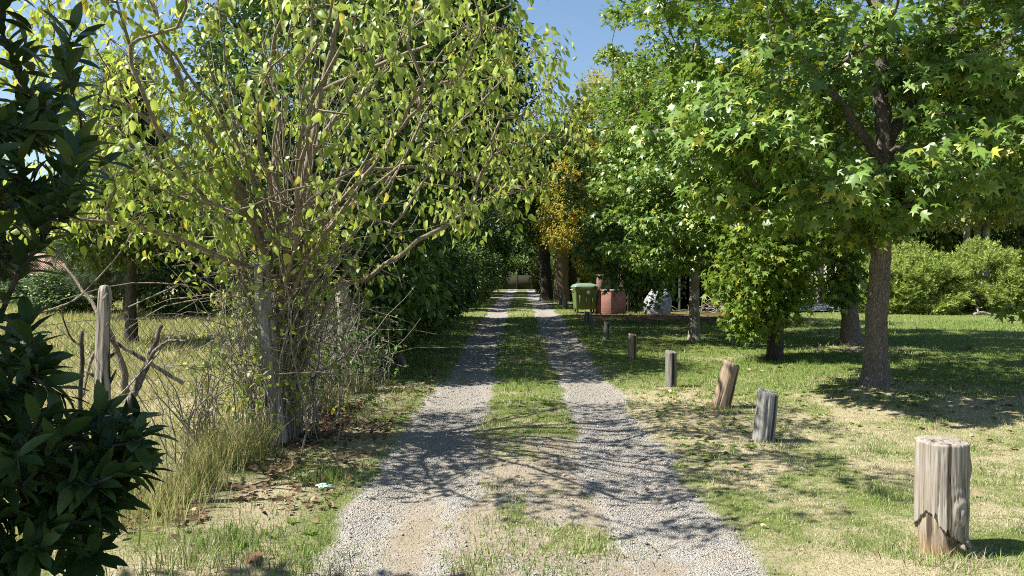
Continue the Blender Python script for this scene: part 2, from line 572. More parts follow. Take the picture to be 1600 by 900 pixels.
def lawn():
    X, Y, H, W, L, D = [], [], [], [], [], []
    for d0, d1, n, ws, hs in ((3.3, 5.5, 150000, .0036, .022), (5.5, 9, 190000, .0046, .027), (9, 15, 170000, .0075, .036), (15, 26, 110000, .013, .05), (26, 48, 60000, .025, .055)):
        x, y = scatter(n, d0, d1, -150, 1780)
        g, di, dr, mu = masks(x, y)
        clump = fbm(x * 5, y * 5, 0, 61, 3)
        p = (1 - np.clip(g * 1.5, 0, 1)) * (1 - .88 * smooth(.25, .6, di + (clump - .5) * .9)) * (1 - .9 * mu)
        p = p * (x > -2.7) * (.45 + .75 * clump)
        k = RNG.uniform(0, 1, n) < p
        x, y, dr, clump, di = x[k], y[k], dr[k], clump[k], di[k]
        m = len(x)
        X.append(x); Y.append(y); D.append(np.clip(dr + RNG.normal(0, .10, m), 0, 1))
        H.append(hs * RNG.uniform(.5, 1.35, m) * (.6 + .9 * clump) * (1 - .25 * dr) * (1 + .9 * smooth(.62, .76, clump)))
        W.append(ws * RNG.uniform(.7, 1.3, m))
        L.append(RNG.uniform(.2, 1.25, m) + .75 * smooth(.4, .8, dr) * RNG.uniform(0, 1, m))
    # taller tufts on the verge and in the wheel strip
    for px, py, r, n, hh, dd in ((510, 752, .13, 500, .10, .15), (370, 850, .14, 450, .10, .2), (475, 885, .16, 420, .07, .3), (420, 800, .2, 300, .05, .5), (780, 760, .1, 120, .05, .4),
                                 (770, 865, .16, 420, .045, .3), (840, 890, .16, 380, .045, .35), (930, 860, .13, 360, .05, .35), (790, 820, .12, 260, .045, .4), (860, 830, .10, 160, .04, .4), (735, 890, .10, 200, .05, .3), (560, 650, .15, 200, .09, .3),
                                 (300, 885, .2, 500, .12, .4), (1475, 878, .13, 420, .075, .5), (1205, 700, .12, 140, .06, .4), (1130, 645, .15, 200, .07, .4), (720, 590, .12, 120, .05, .3)):
        d = 1840.0 / (py - 430)
        q = P(px, py, d)
        x = q[0] + RNG.normal(0, r, n); y = d + RNG.normal(0, r, n)
        X.append(x); Y.append(y); H.append(hh * RNG.uniform(.5, 1.3, n)); W.append(.0055 * RNG.uniform(.7, 1.3, n))
        L.append(RNG.uniform(.1, 1.1, n)); D.append(np.clip(dd + RNG.normal(0, .15, n), 0, 1))
    c = np.concatenate
    blades('lawn_grass', c(X), c(Y), c(H), c(W), c(L), M['lawn'], c(D), 'short patchy lawn grass beside and between the gravel wheel tracks')


def field_grass():
    X, Y, H, W, L, D = [], [], [], [], [], []
    for d0, d1, n, ws, hs in ((3.2, 7, 34000, .0045, .12), (7, 14, 70000, .007, .13), (14, 28, 60000, .018, .22), (28, 50, 40000, .04, .25)):
        x, y = scatter(n, d0, d1, -200, 720)
        cl = fbm(x * 1.5, y * 1.5, 0, 71, 3)
        k = (x < -2.55 - .25 * (y < 6)) & (RNG.uniform(0, 1, n) < .3 + .9 * cl) & (y < 48)
        x, y, cl = x[k], y[k], cl[k]
        m = len(x)
        dr = masks(x, y)[2]
        X.append(x); Y.append(y); H.append(hs * RNG.uniform(.4, 1.3, m) * (.4 + cl)); W.append(ws * RNG.uniform(.7, 1.3, m))
        L.append(RNG.uniform(.1, 1.2, m)); D.append(np.clip(dr + RNG.normal(0, .12, m), 0, 1))
    # rank growth along the foot of the fence
    n = 800
    t = RNG.uniform(0, 1, n) ** 1.0
    fx = np.interp(t * 7 + 3.6, FY, FX); fy = t * 7 + 3.6
    nn = vnoise(fy * 2.5, 0, 0, 8)
    k = RNG.uniform(0, 1, n) < smooth(.3, .6, nn)
    x = fx[k] + RNG.normal(-.05, .16, k.sum()); y = fy[k] + RNG.normal(0, .1, k.sum())
    m = len(x)
    X.append(x); Y.append(y); H.append(RNG.uniform(.1, .38, m)); W.append(RNG.uniform(.003, .006, m)); L.append(RNG.uniform(.1, 1.1, m)); D.append(np.clip(RNG.normal(.6, .2, m), 0, 1))
    for px, py, r, n, hh in ((345, 735, .12, 800, .45), (310, 765, .09, 300, .4), (395, 715, .08, 300, .4), (255, 790, .15, 500, .3), (220, 820, .2, 500, .25), (500, 640, .15, 500, .45), (545, 615, .15, 500, .45)):
        d = 1840.0 / (py - 430); q = P(px, py, d)
        X.append(q[0] + RNG.normal(0, r, n)); Y.append(d + RNG.normal(0, r, n)); H.append(hh * RNG.uniform(.4, 1.2, n)); W.append(.0045 * RNG.uniform(.7, 1.4, n))
        L.append(RNG.uniform(.05, 1.0, n)); D.append(np.clip(RNG.normal(.68, .22, n), 0, 1))
    c = np.concatenate
    blades('field_grass', c(X), c(Y), c(H), c(W), c(L), M['field'], c(D), 'tall yellowing field grass behind and along the wire fence')


FX = np.array([-4.1, -2.93, -2.25, -2.30, -2.2, -2.0])
FY = np.array([2.9, 5.26, 7.0, 10.2, 14.1, 19.0])
lawn()
field_grass()


def gravel():
    n = 150000
    d = np.concatenate([np.sqrt(RNG.uniform(3.2 ** 2, 9 ** 2, n * 2 // 3)), np.sqrt(RNG.uniform(9 ** 2, 22 ** 2, n // 3))])
    x = RNG.uniform(-1.6, 2.1, len(d)); y = d
    g, di, dr, mu = masks(x, y)
    k = RNG.uniform(0, 1, len(d)) < np.clip(g * 1.0 + .05 * di, 0, 1)
    x, y = x[k], y[k]
    m = len(x)
    s = RNG.lognormal(math.log(.0040), .42, m) * np.where(y > 9, 1.5, 1.0)
    s = np.clip(s, .0025, .019)
    T = np.array([[1, 0, 0], [0, 1, 0], [-1, 0, 0], [0, -1, 0], [0, 0, .8], [0, 0, -.6]], float)
    V = T[None] * RNG.uniform(.55, 1.25, (m, 6, 1))
    V = V + RNG.normal(0, .15, (m, 6, 3))
    a = RNG.uniform(0, 6.28, m)
    c, sn = np.cos(a), np.sin(a)
    R = np.zeros((m, 3, 3)); R[:, 0, 0] = c; R[:, 0, 1] = -sn; R[:, 1, 0] = sn; R[:, 1, 1] = c; R[:, 2, 2] = 1
    V = np.einsum('nij,nkj->nki', R, V) * s[:, None, None]
    V += np.stack([x, y, gz(x, y) + .006 + s * .25], -1)[:, None]
    t = np.array([[0, 1, 4], [1, 2, 4], [2, 3, 4], [3, 0, 4], [1, 0, 5], [2, 1, 5], [3, 2, 5], [0, 3, 5]])
    Fc = (np.arange(m)[:, None, None] * 6 + t[None]).reshape(-1, 3)
    mt, nd = material('gravel stones')
    rnd = nd.n('NewGeometry').outputs['Random Per Island']
    col = nd.ramp(rnd, [(0.0, (.17, .165, .16)), (.4, (.27, .26, .245)), (.8, (.36, .34, .315)), (.93, (.39, .335, .265)), (1.0, (.45, .43, .395))])
    nd.done(nd.principled(col, .9, spec=.15))
    tag(mesh_obj('gravel_stones', V.reshape(-1, 3), Fc, mt), 'loose grey gravel lying in the two wheel tracks', 'gravel', None, 'stuff')


gravel()


# ------------------------------------------------------------------ leaf shapes
def tmpl_ovate(w=.30, fold=.10, curl=.18, base=.30, wave=0.0):
    m = [(0, 0, 0), (0, .33, -.33 ** 2 * curl), (0, .68, -.68 ** 2 * curl), (0, 1, -curl)]
    l = [(-w, base, fold - base ** 2 * curl), (-w * .78, .64, fold * .8 - .64 ** 2 * curl + wave)]
    r = [(w, base, fold - base ** 2 * curl), (w * .78, .64, fold * .8 - .64 ** 2 * curl - wave)]
    v = np.array(m + l + r, float)
    return v, [np.array([[0, 1, 4], [2, 3, 5], [0, 6, 1], [2, 7, 3]]), np.array([[1, 2, 5, 4], [1, 6, 7, 2]])]


def tmpl_laurel(w=.17, fold=.06, curl=.16):
    ts = [0, .12, .35, .6, .82, 1]
    ws = [0.0, w * .45, w * .95, w, w * .62, 0]
    v = []
    for t, q in zip(ts, ws):
        z = -curl * t * t
        v += [(0, t, z), (-q, t, z + fold * q / w), (q, t, z + fold * q / w)]
    f = []
    for i in range(5):
        a, b = i * 3, i * 3 + 3
        f += [[a, b, b + 1, a + 1], [a, a + 2, b + 2, b]]
    return np.array(v, float), [np.array(f)]


def tmpl_star():
    angs = [(-38, .72), (28, .98), (90, 1.08), (152, .98), (218, .72)]
    c = (0, .42, .03)
    v = [c, (0, .04, 0)]
    val = [(-5, .40), (59, .42), (121, .42), (185, .40)]
    for i, (a, r) in enumerate(angs):
        r *= .60
        v.append((math.cos(math.radians(a)) * r, .42 + math.sin(math.radians(a)) * r, -.13))
        if i < 4:
            b, q = val[i]; q *= .55
            v.append((math.cos(math.radians(b)) * q, .42 + math.sin(math.radians(b)) * q, .02))
    k = len(v)
    ring = list(range(2, k))
    f = [[0, 1, 2]] + [[0, ring[i], ring[i + 1]] for i in range(len(ring) - 1)] + [[0, ring[-1], 1]]
    return np.array(v, float), [np.array(f)]


def tmpl_rhomb(w=.32, fold=.1):
    return np.array([(0, 0, 0), (w, .45, fold), (0, 1, -.12), (-w, .45, fold)], float), [np.array([[0, 1, 2], [0, 2, 3]])]


def tmpl_spray(nn=13, seed=1, w=.035, spread=.42):
    r = np.random.default_rng(seed)
    v, f = [], []
    for i in range(nn):
        t = i / nn
        b = np.array([0, t * .85, 0])
        sgn = 1 if i % 2 else -1
        d = np.array([sgn * r.uniform(.5, 1) * spread, r.uniform(.5, .9) * .4, r.uniform(-.25, .3) * spread])
        if i == nn - 1:
            d = np.array([0, .3, 0])
        d = d * (1 - .45 * t)
        s = np.cross(d, r.normal(size=3)); s = s / np.linalg.norm(s) * w
        k = len(v)
        v += [b - s, b + s, b + d]
        f.append([k, k + 1, k + 2])
    return np.array(v, float), [np.array(f)]


def leaf_batch(tmpl, pos, ydir, zdir, size):
    tv, tf = tmpl
    y = ydir / (np.linalg.norm(ydir, axis=1)[:, None] + 1e-9)
    z = zdir - y * np.sum(zdir * y, 1)[:, None]
    z = z / (np.linalg.norm(z, axis=1)[:, None] + 1e-9)
    x = np.cross(y, z)
    R = np.stack([x, y, z], 2)
    V = np.einsum('nij,kj->nki', R, tv) * np.asarray(size)[:, None, None] + pos[:, None]
    k = len(tv); n = len(pos)
    o = np.arange(n)[:, None, None] * k
    return V.reshape(-1, 3), [(o + f[None]).reshape(-1, f.shape[1]) for f in tf]


# ------------------------------------------------------------------ trees
def rnd_dirs(rng, n):
    v = rng.normal(size=(n, 3))
    return v / np.linalg.norm(v, axis=1)[:, None]


def in_ellipsoids(rng, ells, n, shell=.5):
    """ells: (centre, radii, weight) -> n points, pushed towards the shell"""
    w = np.array([e[2] for e in ells], float); w /= w.sum()
    idx = rng.choice(len(ells), n, p=w)
    u = rnd_dirs(rng, n) * (rng.uniform(0, 1, n) ** (1 / 3 * (1 - shell) + .02))[:, None]
    C = np.array([e[0] for e in ells], float)[idx]; R = np.array([e[1] for e in ells], float)[idx]
    return C + u * R


class Skel:
    def __init__(s, rng):
        s.p = []; s.par = []; s.fix = []; s.rng = rng

    def node(s, p, par, fix=0.0):
        s.p.append(np.asarray(p, float)); s.par.append(par); s.fix.append(fix)
        return len(s.p) - 1

    def line(s, pts, r0=0.0, r1=0.0, par=-1, step=.2, wob=.0):
        pts = np.asarray(pts, float)
        seg = np.linalg.norm(np.diff(pts, axis=0), axis=1)
        cum = np.concatenate([[0], np.cumsum(seg)])
        n = max(2, int(cum[-1] / step) + 1)
        t = np.linspace(0, cum[-1], n)
        q = np.stack([np.interp(t, cum, pts[:, k]) for k in range(3)], -1)
        for _ in range(2):
            q[1:-1] = (q[:-2] + 2 * q[1:-1] + q[2:]) / 4
        if wob:
            q[1:-1] += s.rng.normal(0, wob, (n - 2, 3))
        if par is None:
            P_ = np.array(s.p)
            par = int(np.argmin(np.linalg.norm(P_ - q[0], axis=1)))
            q = q[1:]
            n -= 1
        ids = []
        for i in range(n):
            par = s.node(q[i], par, r0 + (r1 - r0) * i / max(1, n - 1))
            ids.append(par)
        return ids

    def attract(s, A, step=.3, up=1.2, minz=0.0, jit=.05, arch=.35):
        A = np.asarray(A)
        root = np.array(s.p[0])
        order = np.argsort(np.linalg.norm(A - np.array(s.p).mean(0), axis=1))
        tips = []
        P_ = np.array(s.p)
        elig = list(range(len(s.p)))
        cap = len(s.p) + len(A) * 40
        buf = np.zeros((cap, 3)); n = len(s.p); buf[:n] = P_
        ok = np.ones(cap, bool); ok[:n] = P_[:, 2] >= minz
        for i in order:
            a = A[i]
            d = a - buf[:n]
            dist = np.linalg.norm(d, axis=1)
            sc = dist + up * np.maximum(0, -d[:, 2]) + .25 * np.maximum(0, dist - d[:, 2] - dist * .6)
            sc[~ok[:n]] = 1e9
            j = int(np.argmin(sc))
            L = dist[j]
            k = max(1, min(38, int(L / step)))
            pd = s.p[j] - s.p[s.par[j]] if s.par[j] >= 0 else np.array([0, 0, 1.0])
            pd = pd / (np.linalg.norm(pd) + 1e-9)
            c = s.p[j] + pd * L * arch * .6 + np.array([0, 0, L * arch * .4])
            par = j
            for m in range(1, k + 1):
                t = m / k
                q = (1 - t) ** 2 * s.p[j] + 2 * t * (1 - t) * c + t * t * a
                if m < k:
                    q = q + s.rng.normal(0, jit * step * 3, 3) * .5
                par = s.node(q, par)
                buf[n] = q; n += 1
            tips.append(par)
        return tips

    def tubes(s, tips, r_tip=.006, power=.5, rmax=None, sides=(10, 6, 4), wob=None, flare=None, skip=0.0):
        n = len(s.p)
        P_ = np.array(s.p); par = np.array(s.par)
        cnt = np.zeros(n)
        for t in tips:
            cnt[t] += 1
        kids = [[] for _ in range(n)]
        for i in range(n - 1, -1, -1):
            if par[i] >= 0:
                cnt[par[i]] += max(cnt[i], .3)
                kids[par[i]].append(i)
        r = r_tip * np.maximum(cnt, .6) ** power
        fix = np.array(s.fix)
        r = np.maximum(r, fix)
        if rmax: r = np.minimum(r, np.maximum(rmax, fix))
        s.r = r
        mb = MB()
        starts = [i for i in range(n) if par[i] < 0]
        stack = [(i, None) for i in starts]
        while stack:
            i, frm = stack.pop()
            ch = [] if frm is None else [frm]
            k = i
            while True:
                ch.append(k)
                c = kids[k]
                if not c: break
                c = sorted(c, key=lambda q: -(cnt[q] + fix[q] * 1000))
                for o in c[1:]:
                    stack.append((o, k))
                k = c[0]
            if len(ch) < 2: continue
            rr = r[ch].copy()
            if frm is not None: rr[0] = min(rr[0], rr[1] * 1.25)
            if rr.max() < skip: continue
            rr[-1] *= .5
            m = rr.max()
            sd = sides[0] if m > .06 else sides[1] if m > .015 else sides[2]
            pts = P_[ch]
            if flare is not None and frm is None:
                rr = rr * (1 + flare * np.exp(-np.maximum(0, pts[:, 2] - pts[0, 2]) / .22))
            v, f = tube_geo(pts, rr, sd, True, wob if m > .06 else None)
            mb.add(v, f)
        return mb


def foliage(rng, tips_p, tips_dir, tmpl, per_tip, size, spread, droop=.25, upn=1.0, outward=None, twig=None, out_w=.5, flat=1.0, jit=.5):
    """leaf sprays round the branch tips; returns a mesh builder (and twigs)"""
    n = len(tips_p) * per_tip
    idx = np.repeat(np.arange(len(tips_p)), per_tip)
    off = rnd_dirs(rng, n) * (rng.uniform(0, 1, n) ** .5)[:, None] * spread
    off[:, 2] *= flat
    pos = tips_p[idx] + off
    d = tips_dir[idx] * .5 + off / spread * .7 + rng.normal(0, jit, (n, 3)) + np.array([0, 0, -droop])
    z = np.array([0, 0, upn]) + rng.normal(0, .45, (n, 3)) + tips_dir[idx] * out_w
    sz = size * rng.uniform(.6, 1.25, n)
    mb = MB()
    mb.add(*leaf_batch(tmpl, pos, d, z, sz))
    if twig is not None:
        sel = rng.uniform(0, 1, n) < .35
        a = tips_p[idx][sel]; b = pos[sel]
        m = len(a)
        dd = b - a
        s1 = np.cross(dd, [0.1, .3, 1.0]); s1 /= np.linalg.norm(s1, axis=1)[:, None] + 1e-9
        s2 = np.cross(dd, s1); s2 /= np.linalg.norm(s2, axis=1)[:, None] + 1e-9
        rr = .0035
        V = np.stack([a + s1 * rr, a - s1 * rr * .5 + s2 * rr, a - s1 * rr * .5 - s2 * rr, b], 1).reshape(-1, 3)
        o = np.arange(m)[:, None, None] * 4
        Fc = (o + np.array([[0, 1, 3], [1, 2, 3], [2, 0, 3]])[None]).reshape(-1, 3)
        twig.add(V, Fc)
    return mb


def tip_dirs(tp, centre):
    d = tp - np.asarray(centre)
    return d / (np.linalg.norm(d, axis=1)[:, None] + 1e-9)


def bark_wob(seed, amp=.06, fz=2.0):
    def w(z, a):
        return 1 + amp * 2 * (fbm(np.cos(a) * 1.7 + 0 * z, np.sin(a) * 1.7 + 0 * z, z * fz, seed, 3) - .5)
    return w


def make_tree(name, label, cat, loc, trunk, r0, r1, ells, n_tips, per_tip, tmpl, size, spread, leaf, bark, seed, group=None, limbs=(), minz=.8, droop=.25, rz=0.0,
              twigs=True, shell=.5, step=.3, up=1.2, r_tip=.006, flare=.5, flat=.8, wob=.06, upn=1.0, out_w=.5, extra=None, arch=.35, sides=(12, 6, 4), zmin=.15, skip=0.0, crown='crown', stem='trunk', jit=.5, carve=None):
    rng = np.random.default_rng(seed)
    root = thing(name, label, cat, loc, rz, group)
    sk = Skel(rng)
    sk.line(trunk, r0, r1, -1, .12 if r0 > .1 else .2, .006)
    for lp, la, lb in limbs:
        sk.line(lp, la, lb, None, .2, .012)
    A = in_ellipsoids(rng, ells, n_tips, shell)
    A = A[A[:, 2] > zmin]
    if carve is not None:
        A = A[~carve(A)]
    if extra is not None:
        A = np.vstack([A, np.asarray(extra, float)])
    tips = sk.attract(A, step, up, minz, arch=arch)
    mb = sk.tubes(tips, r_tip, .5, None, sides, bark_wob(seed, wob) if wob else None, flare, skip)
    tp = np.array([sk.p[t] for t in tips])
    C = np.average([e[0] for e in ells], axis=0, weights=[e[2] for e in ells])
    tw = MB() if twigs else None
    fo = foliage(rng, tp, tip_dirs(tp, C), tmpl, per_tip, size, spread, droop, upn, None, tw, out_w, flat, jit)
    if tw is not None and tw.n:
        mb.add(tw.verts(), tw.faces())
    mb.build(stem, bark, root, True)
    fo.build(crown, leaf, root)
    return root


def copy_thing(o, loc, rz=0.0, sc=1.0, label=None, group=None, name=None):
    c = o.copy(); COL.objects.link(c)
    if name: c.name = name
    c.location = loc; c.rotation_euler = (0, 0, rz)
    c.scale = (sc, sc, sc) if not isinstance(sc, tuple) else sc
    if label: c['label'] = label
    if group: c['group'] = group
    for ch in list(o.children):
        k = ch.copy(); COL.objects.link(k); k.parent = c
        k.matrix_parent_inverse = ch.matrix_parent_inverse.copy()
    return c


def at(x, y, dz=0.0):
    return (x, y, float(gz(x, y)) + dz)


STAR, OVATE, HEART, RHOMB = tmpl_star(), tmpl_ovate(.27, .08, .2), tmpl_ovate(.29, .12, .34, .25, .06), tmpl_rhomb()

# the sweetgum on the right, its trunk bare up to two metres
make_tree('sweetgum_tree', 'large star leaved tree on the right with a thick furrowed bare trunk nearest the viewer', 'tree', at(4.93, 9.95),
          [(0, 0, -.1), (0.0, 0, .6), (.03, 0, 1.3), (.06, 0, 2.2), (.09, .02, 3.3), (.02, .05, 4.6), (0, .1, 6.0), (0, .1, 7.5)], .150, .05,
          [((.3, .1, 5.2), (3.3, 3.0, 3.0), 5), ((-1.0, -1.0, 3.2), (2.2, 1.6, 1.1), 1.5), ((2.2, -.3, 4.2), (2.2, 1.8, 1.2), 1.5), ((-.5, 0, 2.6), (1.6, 1.6, .7), .6)],
          300, 84, STAR, .160, .46, M['star'], M['bark'], 11, flat=.42, droop=.5, minz=2.1, shell=.6, zmin=1.75, flare=.75, carve=lambda a: (np.abs(a[:, 0] - .15 - .495 * a[:, 1]) < .62) & (a[:, 1] < .5) & (a[:, 2] > 2.75) & (a[:, 2] < 3.95),
          limbs=[([(.08, .02, 3.2), (.45, .1, 3.75), (.95, .1, 4.5), (1.3, .1, 5.4)], .08, .04), ([(.08, 0, 2.9), (-.4, -.2, 3.5), (-1.2, -.4, 4.3)], .07, .03)],
          extra=[(1.75, -.9, 1.35), (1.85, -.8, 1.7), (1.7, -.7, 1.1), (-1.35, -.8, 2.5), (-1.5, -.6, 2.2)], sides=(40, 7, 4), wob=.10)

make_tree('sweetgum_tree', 'tall star leaved tree with a straight pale trunk behind the row of stumps', 'tree', at(4.56, 18.4),
          [(0, 0, -.1), (0, 0, 1.5), (.05, 0, 3.5), (0, 0, 6), (.1, 0, 9), (.1, 0, 11)], .135, .03,
          [((.6, 0, 6.4), (2.9, 2.8, 5.0), 5), ((-1.0, -.8, 3.3), (1.7, 1.8, 1.5), 1.2), ((1.2, -.5, 3.4), (1.6, 1.8, 1.6), .9)],
          420, 70, STAR, .155, .52, M['star'], M['bark_pale'], 12, flat=.48, droop=.5, minz=2.0, shell=.6, zmin=1.7, sides=(20, 6, 4), twigs=False, wob=.05)

make_tree('sweetgum_tree', 'low leafy tree with leaves down to the grass and two dark stems', 'tree', at(5.05, 14.15),
          [(0, 0, -.1), (.05, 0, .8), (.1, 0, 2), (.1, 0, 4), (0, 0, 6.5)], .14, .02,
          [((-.35, -.2, 1.9), (.95, .9, 1.2), 2.0), ((.15, 0, 4.2), (1.9, 1.8, 2.4), 2.6), ((-.6, -.3, 1.0), (.5, .5, .5), .5)],
          300, 30, STAR, .14, .34, M['young'], M['bark_dark'], 13, droop=.35, minz=.3, shell=.4, zmin=.45,
          limbs=[([(.0, 0, .1), (-.22, 0, .8), (-.55, 0, 1.6), (-.8, -.1, 2.4)], .055, .015)], sides=(14, 6, 4), twigs=False)

make_tree('ivy_tree', 'tree with a flared trunk and leafy shoots sprouting from its bark', 'tree', at(7.73, 16.7),
          [(0, 0, -.1), (-.05, 0, .6), (-.12, 0, 1.8), (-.15, 0, 4), (0, 0, 7)], .19, .04,
          [((0, 0, 6), (2.8, 2.6, 3.2), 5), ((-.25, -.15, 1.5), (.28, .25, .55), .5), ((-.3, -.1, 2.3), (.4, .3, .4), .4), ((.2, 0, 3.4), (1.8, 1.6, 1.0), 1)],
          330, 32, STAR, .15, .40, M['star'], M['bark'], 14, droop=.35, minz=1.2, shell=.55, zmin=.9, flare=1.2, sides=(18, 6, 4), twigs=False)

make_tree('sweetgum_tree', 'spreading tree whose low leafy boughs hang over the brick box', 'tree', at(6.2, 25.0),
          [(0, 0, -.1), (0, 0, 2), (.05, 0, 4.5), (0, 0, 9)], .15, .03,
          [((-1.5, -.2, 5.2), (3.2, 2.8, 3.6), 4), ((-2.4, -.4, 2.6), (1.6, 1.8, .9), 1.3), ((-.3, -.4, 2.6), (1.8, 1.6, .9), .8), ((-1.6, 0, 1.6), (.9, .8, .4), .3)],
          430, 32, STAR, .18, .5, M['star'], M['bark_dark'], 15, extra=[P(px, py, 23.5) - np.array([6.2, 25, 0]) for px, py in ((940, 425), (950, 445), (965, 440), (985, 452), (1005, 438), (1000, 468), (1015, 475), (1030, 440), (1045, 455), (920, 410), (955, 415), (990, 425))], droop=.4, minz=1.4, shell=.55, zmin=1.0, sides=(12, 6, 4), twigs=False)

make_tree('golden_tree', 'golden yellow autumn tree beside the road in front of three thick trunks', 'tree', at(5.2, 36.0),
          [(0, 0, -.1), (0, 0, 3), (-.2, 0, 7), (-.3, 0, 12)], .2, .03,
          [((-.2, -.3, 8.0), (2.2, 2.4, 4.4), 4), ((-1.9, -.5, 5.6), (2.0, 1.8, 1.6), 2.2), ((-2.6, -.5, 3.8), (1.6, 1.6, 1.0), 1.2), ((-.6, 0, 2.4), (1.5, 1.2, .9), .5)],
          460, 70, RHOMB, .13, .55, M['gold'], M['bark_dark'], 16, droop=.4, minz=1.5, shell=.5, zmin=1.3, sides=(10, 5, 4), twigs=False)


# the sparse multi-stemmed mulberry over the fence on the left
def px_line(pts, base):
    return [P(a, b, d) - base for a, b, d in pts]


def mulberry():
    rng = np.random.default_rng(21)
    base = np.array([-2.2, 7.15, float(gz(-2.2, 7.15))])
    root = thing('mulberry_tree', 'sparse yellow green tree with many pale bare stems fanning out over the fence', 'tree', base)
    sk = Skel(rng)
    L = lambda pts, r0, r1, par=None: sk.line(px_line(pts, base), r0, r1, par, .14, .008)
    L([(446, 700, 7.15), (440, 560, 7.2), (432, 430, 7.2), (402, 340, 7.1), (345, 245, 6.9), (275, 115, 6.6), (225, -40, 6.4)], .075, .018, -1)
    L([(462, 690, 7.3), (452, 520, 7.3), (457, 390, 7.4), (483, 250, 7.4), (507, 130, 7.4), (532, 30, 7.3), (550, -80, 7.2)], .07, .018, -1)
    L([(432, 430, 7.2), (380, 312, 6.9), (300, 232, 6.5), (200, 168, 6.1), (120, 130, 5.7)], .045, .010)
    L([(455, 400, 7.4), (424, 280, 7.6), (440, 180, 7.9), (410, 60, 8.3)], .04, .012)
    L([(507, 140, 7.4), (600, 100, 7.2), (700, 60, 6.9), (800, 10, 6.6)], .026, .007)
    L([(470, 330, 7.4), (545, 265, 7.6), (680, 262, 7.9), (800, 300, 8.1)], .026, .006)
    L([(432, 435, 7.2), (350, 402, 6.7), (250, 362, 6.2), (110, 340, 5.7)], .026, .006)
    L([(483, 250, 7.4), (560, 130, 7.9), (660, 30, 8.4), (740, -60, 8.8)], .030, .008)
    L([(457, 390, 7.4), (520, 330, 6.8), (600, 230, 6.1), (690, 130, 5.6)], .024, .006)
    L([(402, 340, 7.1), (330, 320, 6.2), (260, 240, 5.4), (220, 130, 4.9)], .026, .007)
    L([(440, 560, 7.2), (380, 450, 7.0), (340, 330, 7.3), (310, 200, 7.8)], .020, .007)
    L([(457, 420, 7.4), (400, 200, 6.3), (440, 40, 5.6), (470, -120, 5.2)], .03, .008)
    L([(457, 420, 7.4), (470, 200, 6.6), (560, 20, 6.0), (640, -120, 5.7)], .028, .008)
    c = np.array([-1.95, 7.0, 3.2]) - base
    ells = [(c, (2.5, 2.2, 1.7), 5), (np.array([.0, 8.0, 3.3]) - base, (.85, 1.3, .9), 1.2), (np.array([-3.3, 6.2, 2.6]) - base, (1.0, 1.1, 1.0), 1.2),
            (np.array([-1.6, 5.3, 3.9]) - base, (1.9, 1.2, .9), 1.2), (np.array([-2.2, 7.2, 1.7]) - base, (.9, .8, .5), .5)]
    for k in range(46):
        x0 = rng.uniform(415, 475); y0 = rng.uniform(380, 620)
        x1 = 455 + rng.normal(0, 190); y1 = rng.uniform(-90, 200); d1 = 7.2 + rng.normal(0, 1.0)
        L([(x0, y0, 7.2), (x0 * .75 + x1 * .25 + rng.normal(0, 12), y0 * .68 + y1 * .32, 7.2 + (d1 - 7.2) * .25), ((x0 + x1 * 2) / 3 + rng.normal(0, 12), (y0 + y1 * 2) / 3, 7.2 + (d1 - 7.2) * .6), (x1, y1, d1)], rng.uniform(.007, .013), .003)
    A = in_ellipsoids(rng, ells, 640, .35)
    tips = sk.attract(A, .16, .6, .9, .10, .2)
    mb = sk.tubes(tips, .0034, .5, None, (10, 6, 4), bark_wob(5, .05), .3)
    tp = np.array([sk.p[t] for t in tips])
    td = tip_dirs(tp, c)
    tw = MB()
    low = tp[:, 2] < 1.9
    full = rng.uniform(0, 1, len(tp)) < np.where(low, .34, .62)
    fo = foliage(rng, tp[full], td[full], HEART, 19, .088, .23, 1.1, .35, None, tw, .5, 1.0, .45)
    some = foliage(rng, tp[~full], td[~full], HEART, 4, .07, .22, 1.1, .35, None, tw, .5, 1.0, .5)
    fo.add(some.verts(), some.faces())
    mb.add(tw.verts(), tw.faces())
    # bare whips
    for k in range(170):
        a = np.array([rng.normal(-2.15, .35), rng.normal(7.1, .35), rng.uniform(0.5, 2.2)]) - base
        ang = rng.uniform(0, 6.28); ln = rng.uniform(.5, 1.5)
        d = np.array([math.cos(ang), math.sin(ang) * .8, rng.uniform(-.1, 1.4)]); d /= np.linalg.norm(d)
        t = np.linspace(0, 1, 7)[:, None]
        pts = a + d * ln * t + np.array([0, 0, -.35 * ln]) * t ** 2 + rng.normal(0, .02, (7, 3)) * t
        mb.tube(pts, np.linspace(.006, .002, 7), 4)
    mb.build('trunk', M['bark_grey'], root, True)
    fo.build('crown', M['mulberry'], root)


mulberry()


# ------------------------------------------------------------------ trees along the left of the road
def dense(name, label, loc, seed, h, rad, rz=0.0, group='dark leafy trees along the left of the road', leaf='dense', size=.15, tips=420, per=46, ells=None):
    return make_tree(name, label, 'tree', loc, [(0, 0, -.1), (.1, 0, 1.5), (-.1, .1, 3.5), (.1, 0, h * .6), (0, 0, h * .9)], .19, .04,
                     ells or [((0, 0, h * .56), (rad, rad, h * .44), 5), ((.5, 0, h * .22), (rad * .85, rad * .9, h * .2), 2.2)],
                     tips, per, OVATE, size, .55, M[leaf], M['bark_dark'], seed, group, droop=.5, minz=.4, shell=.62, twigs=False, zmin=.25, sides=(10, 5, 4), flat=.85)


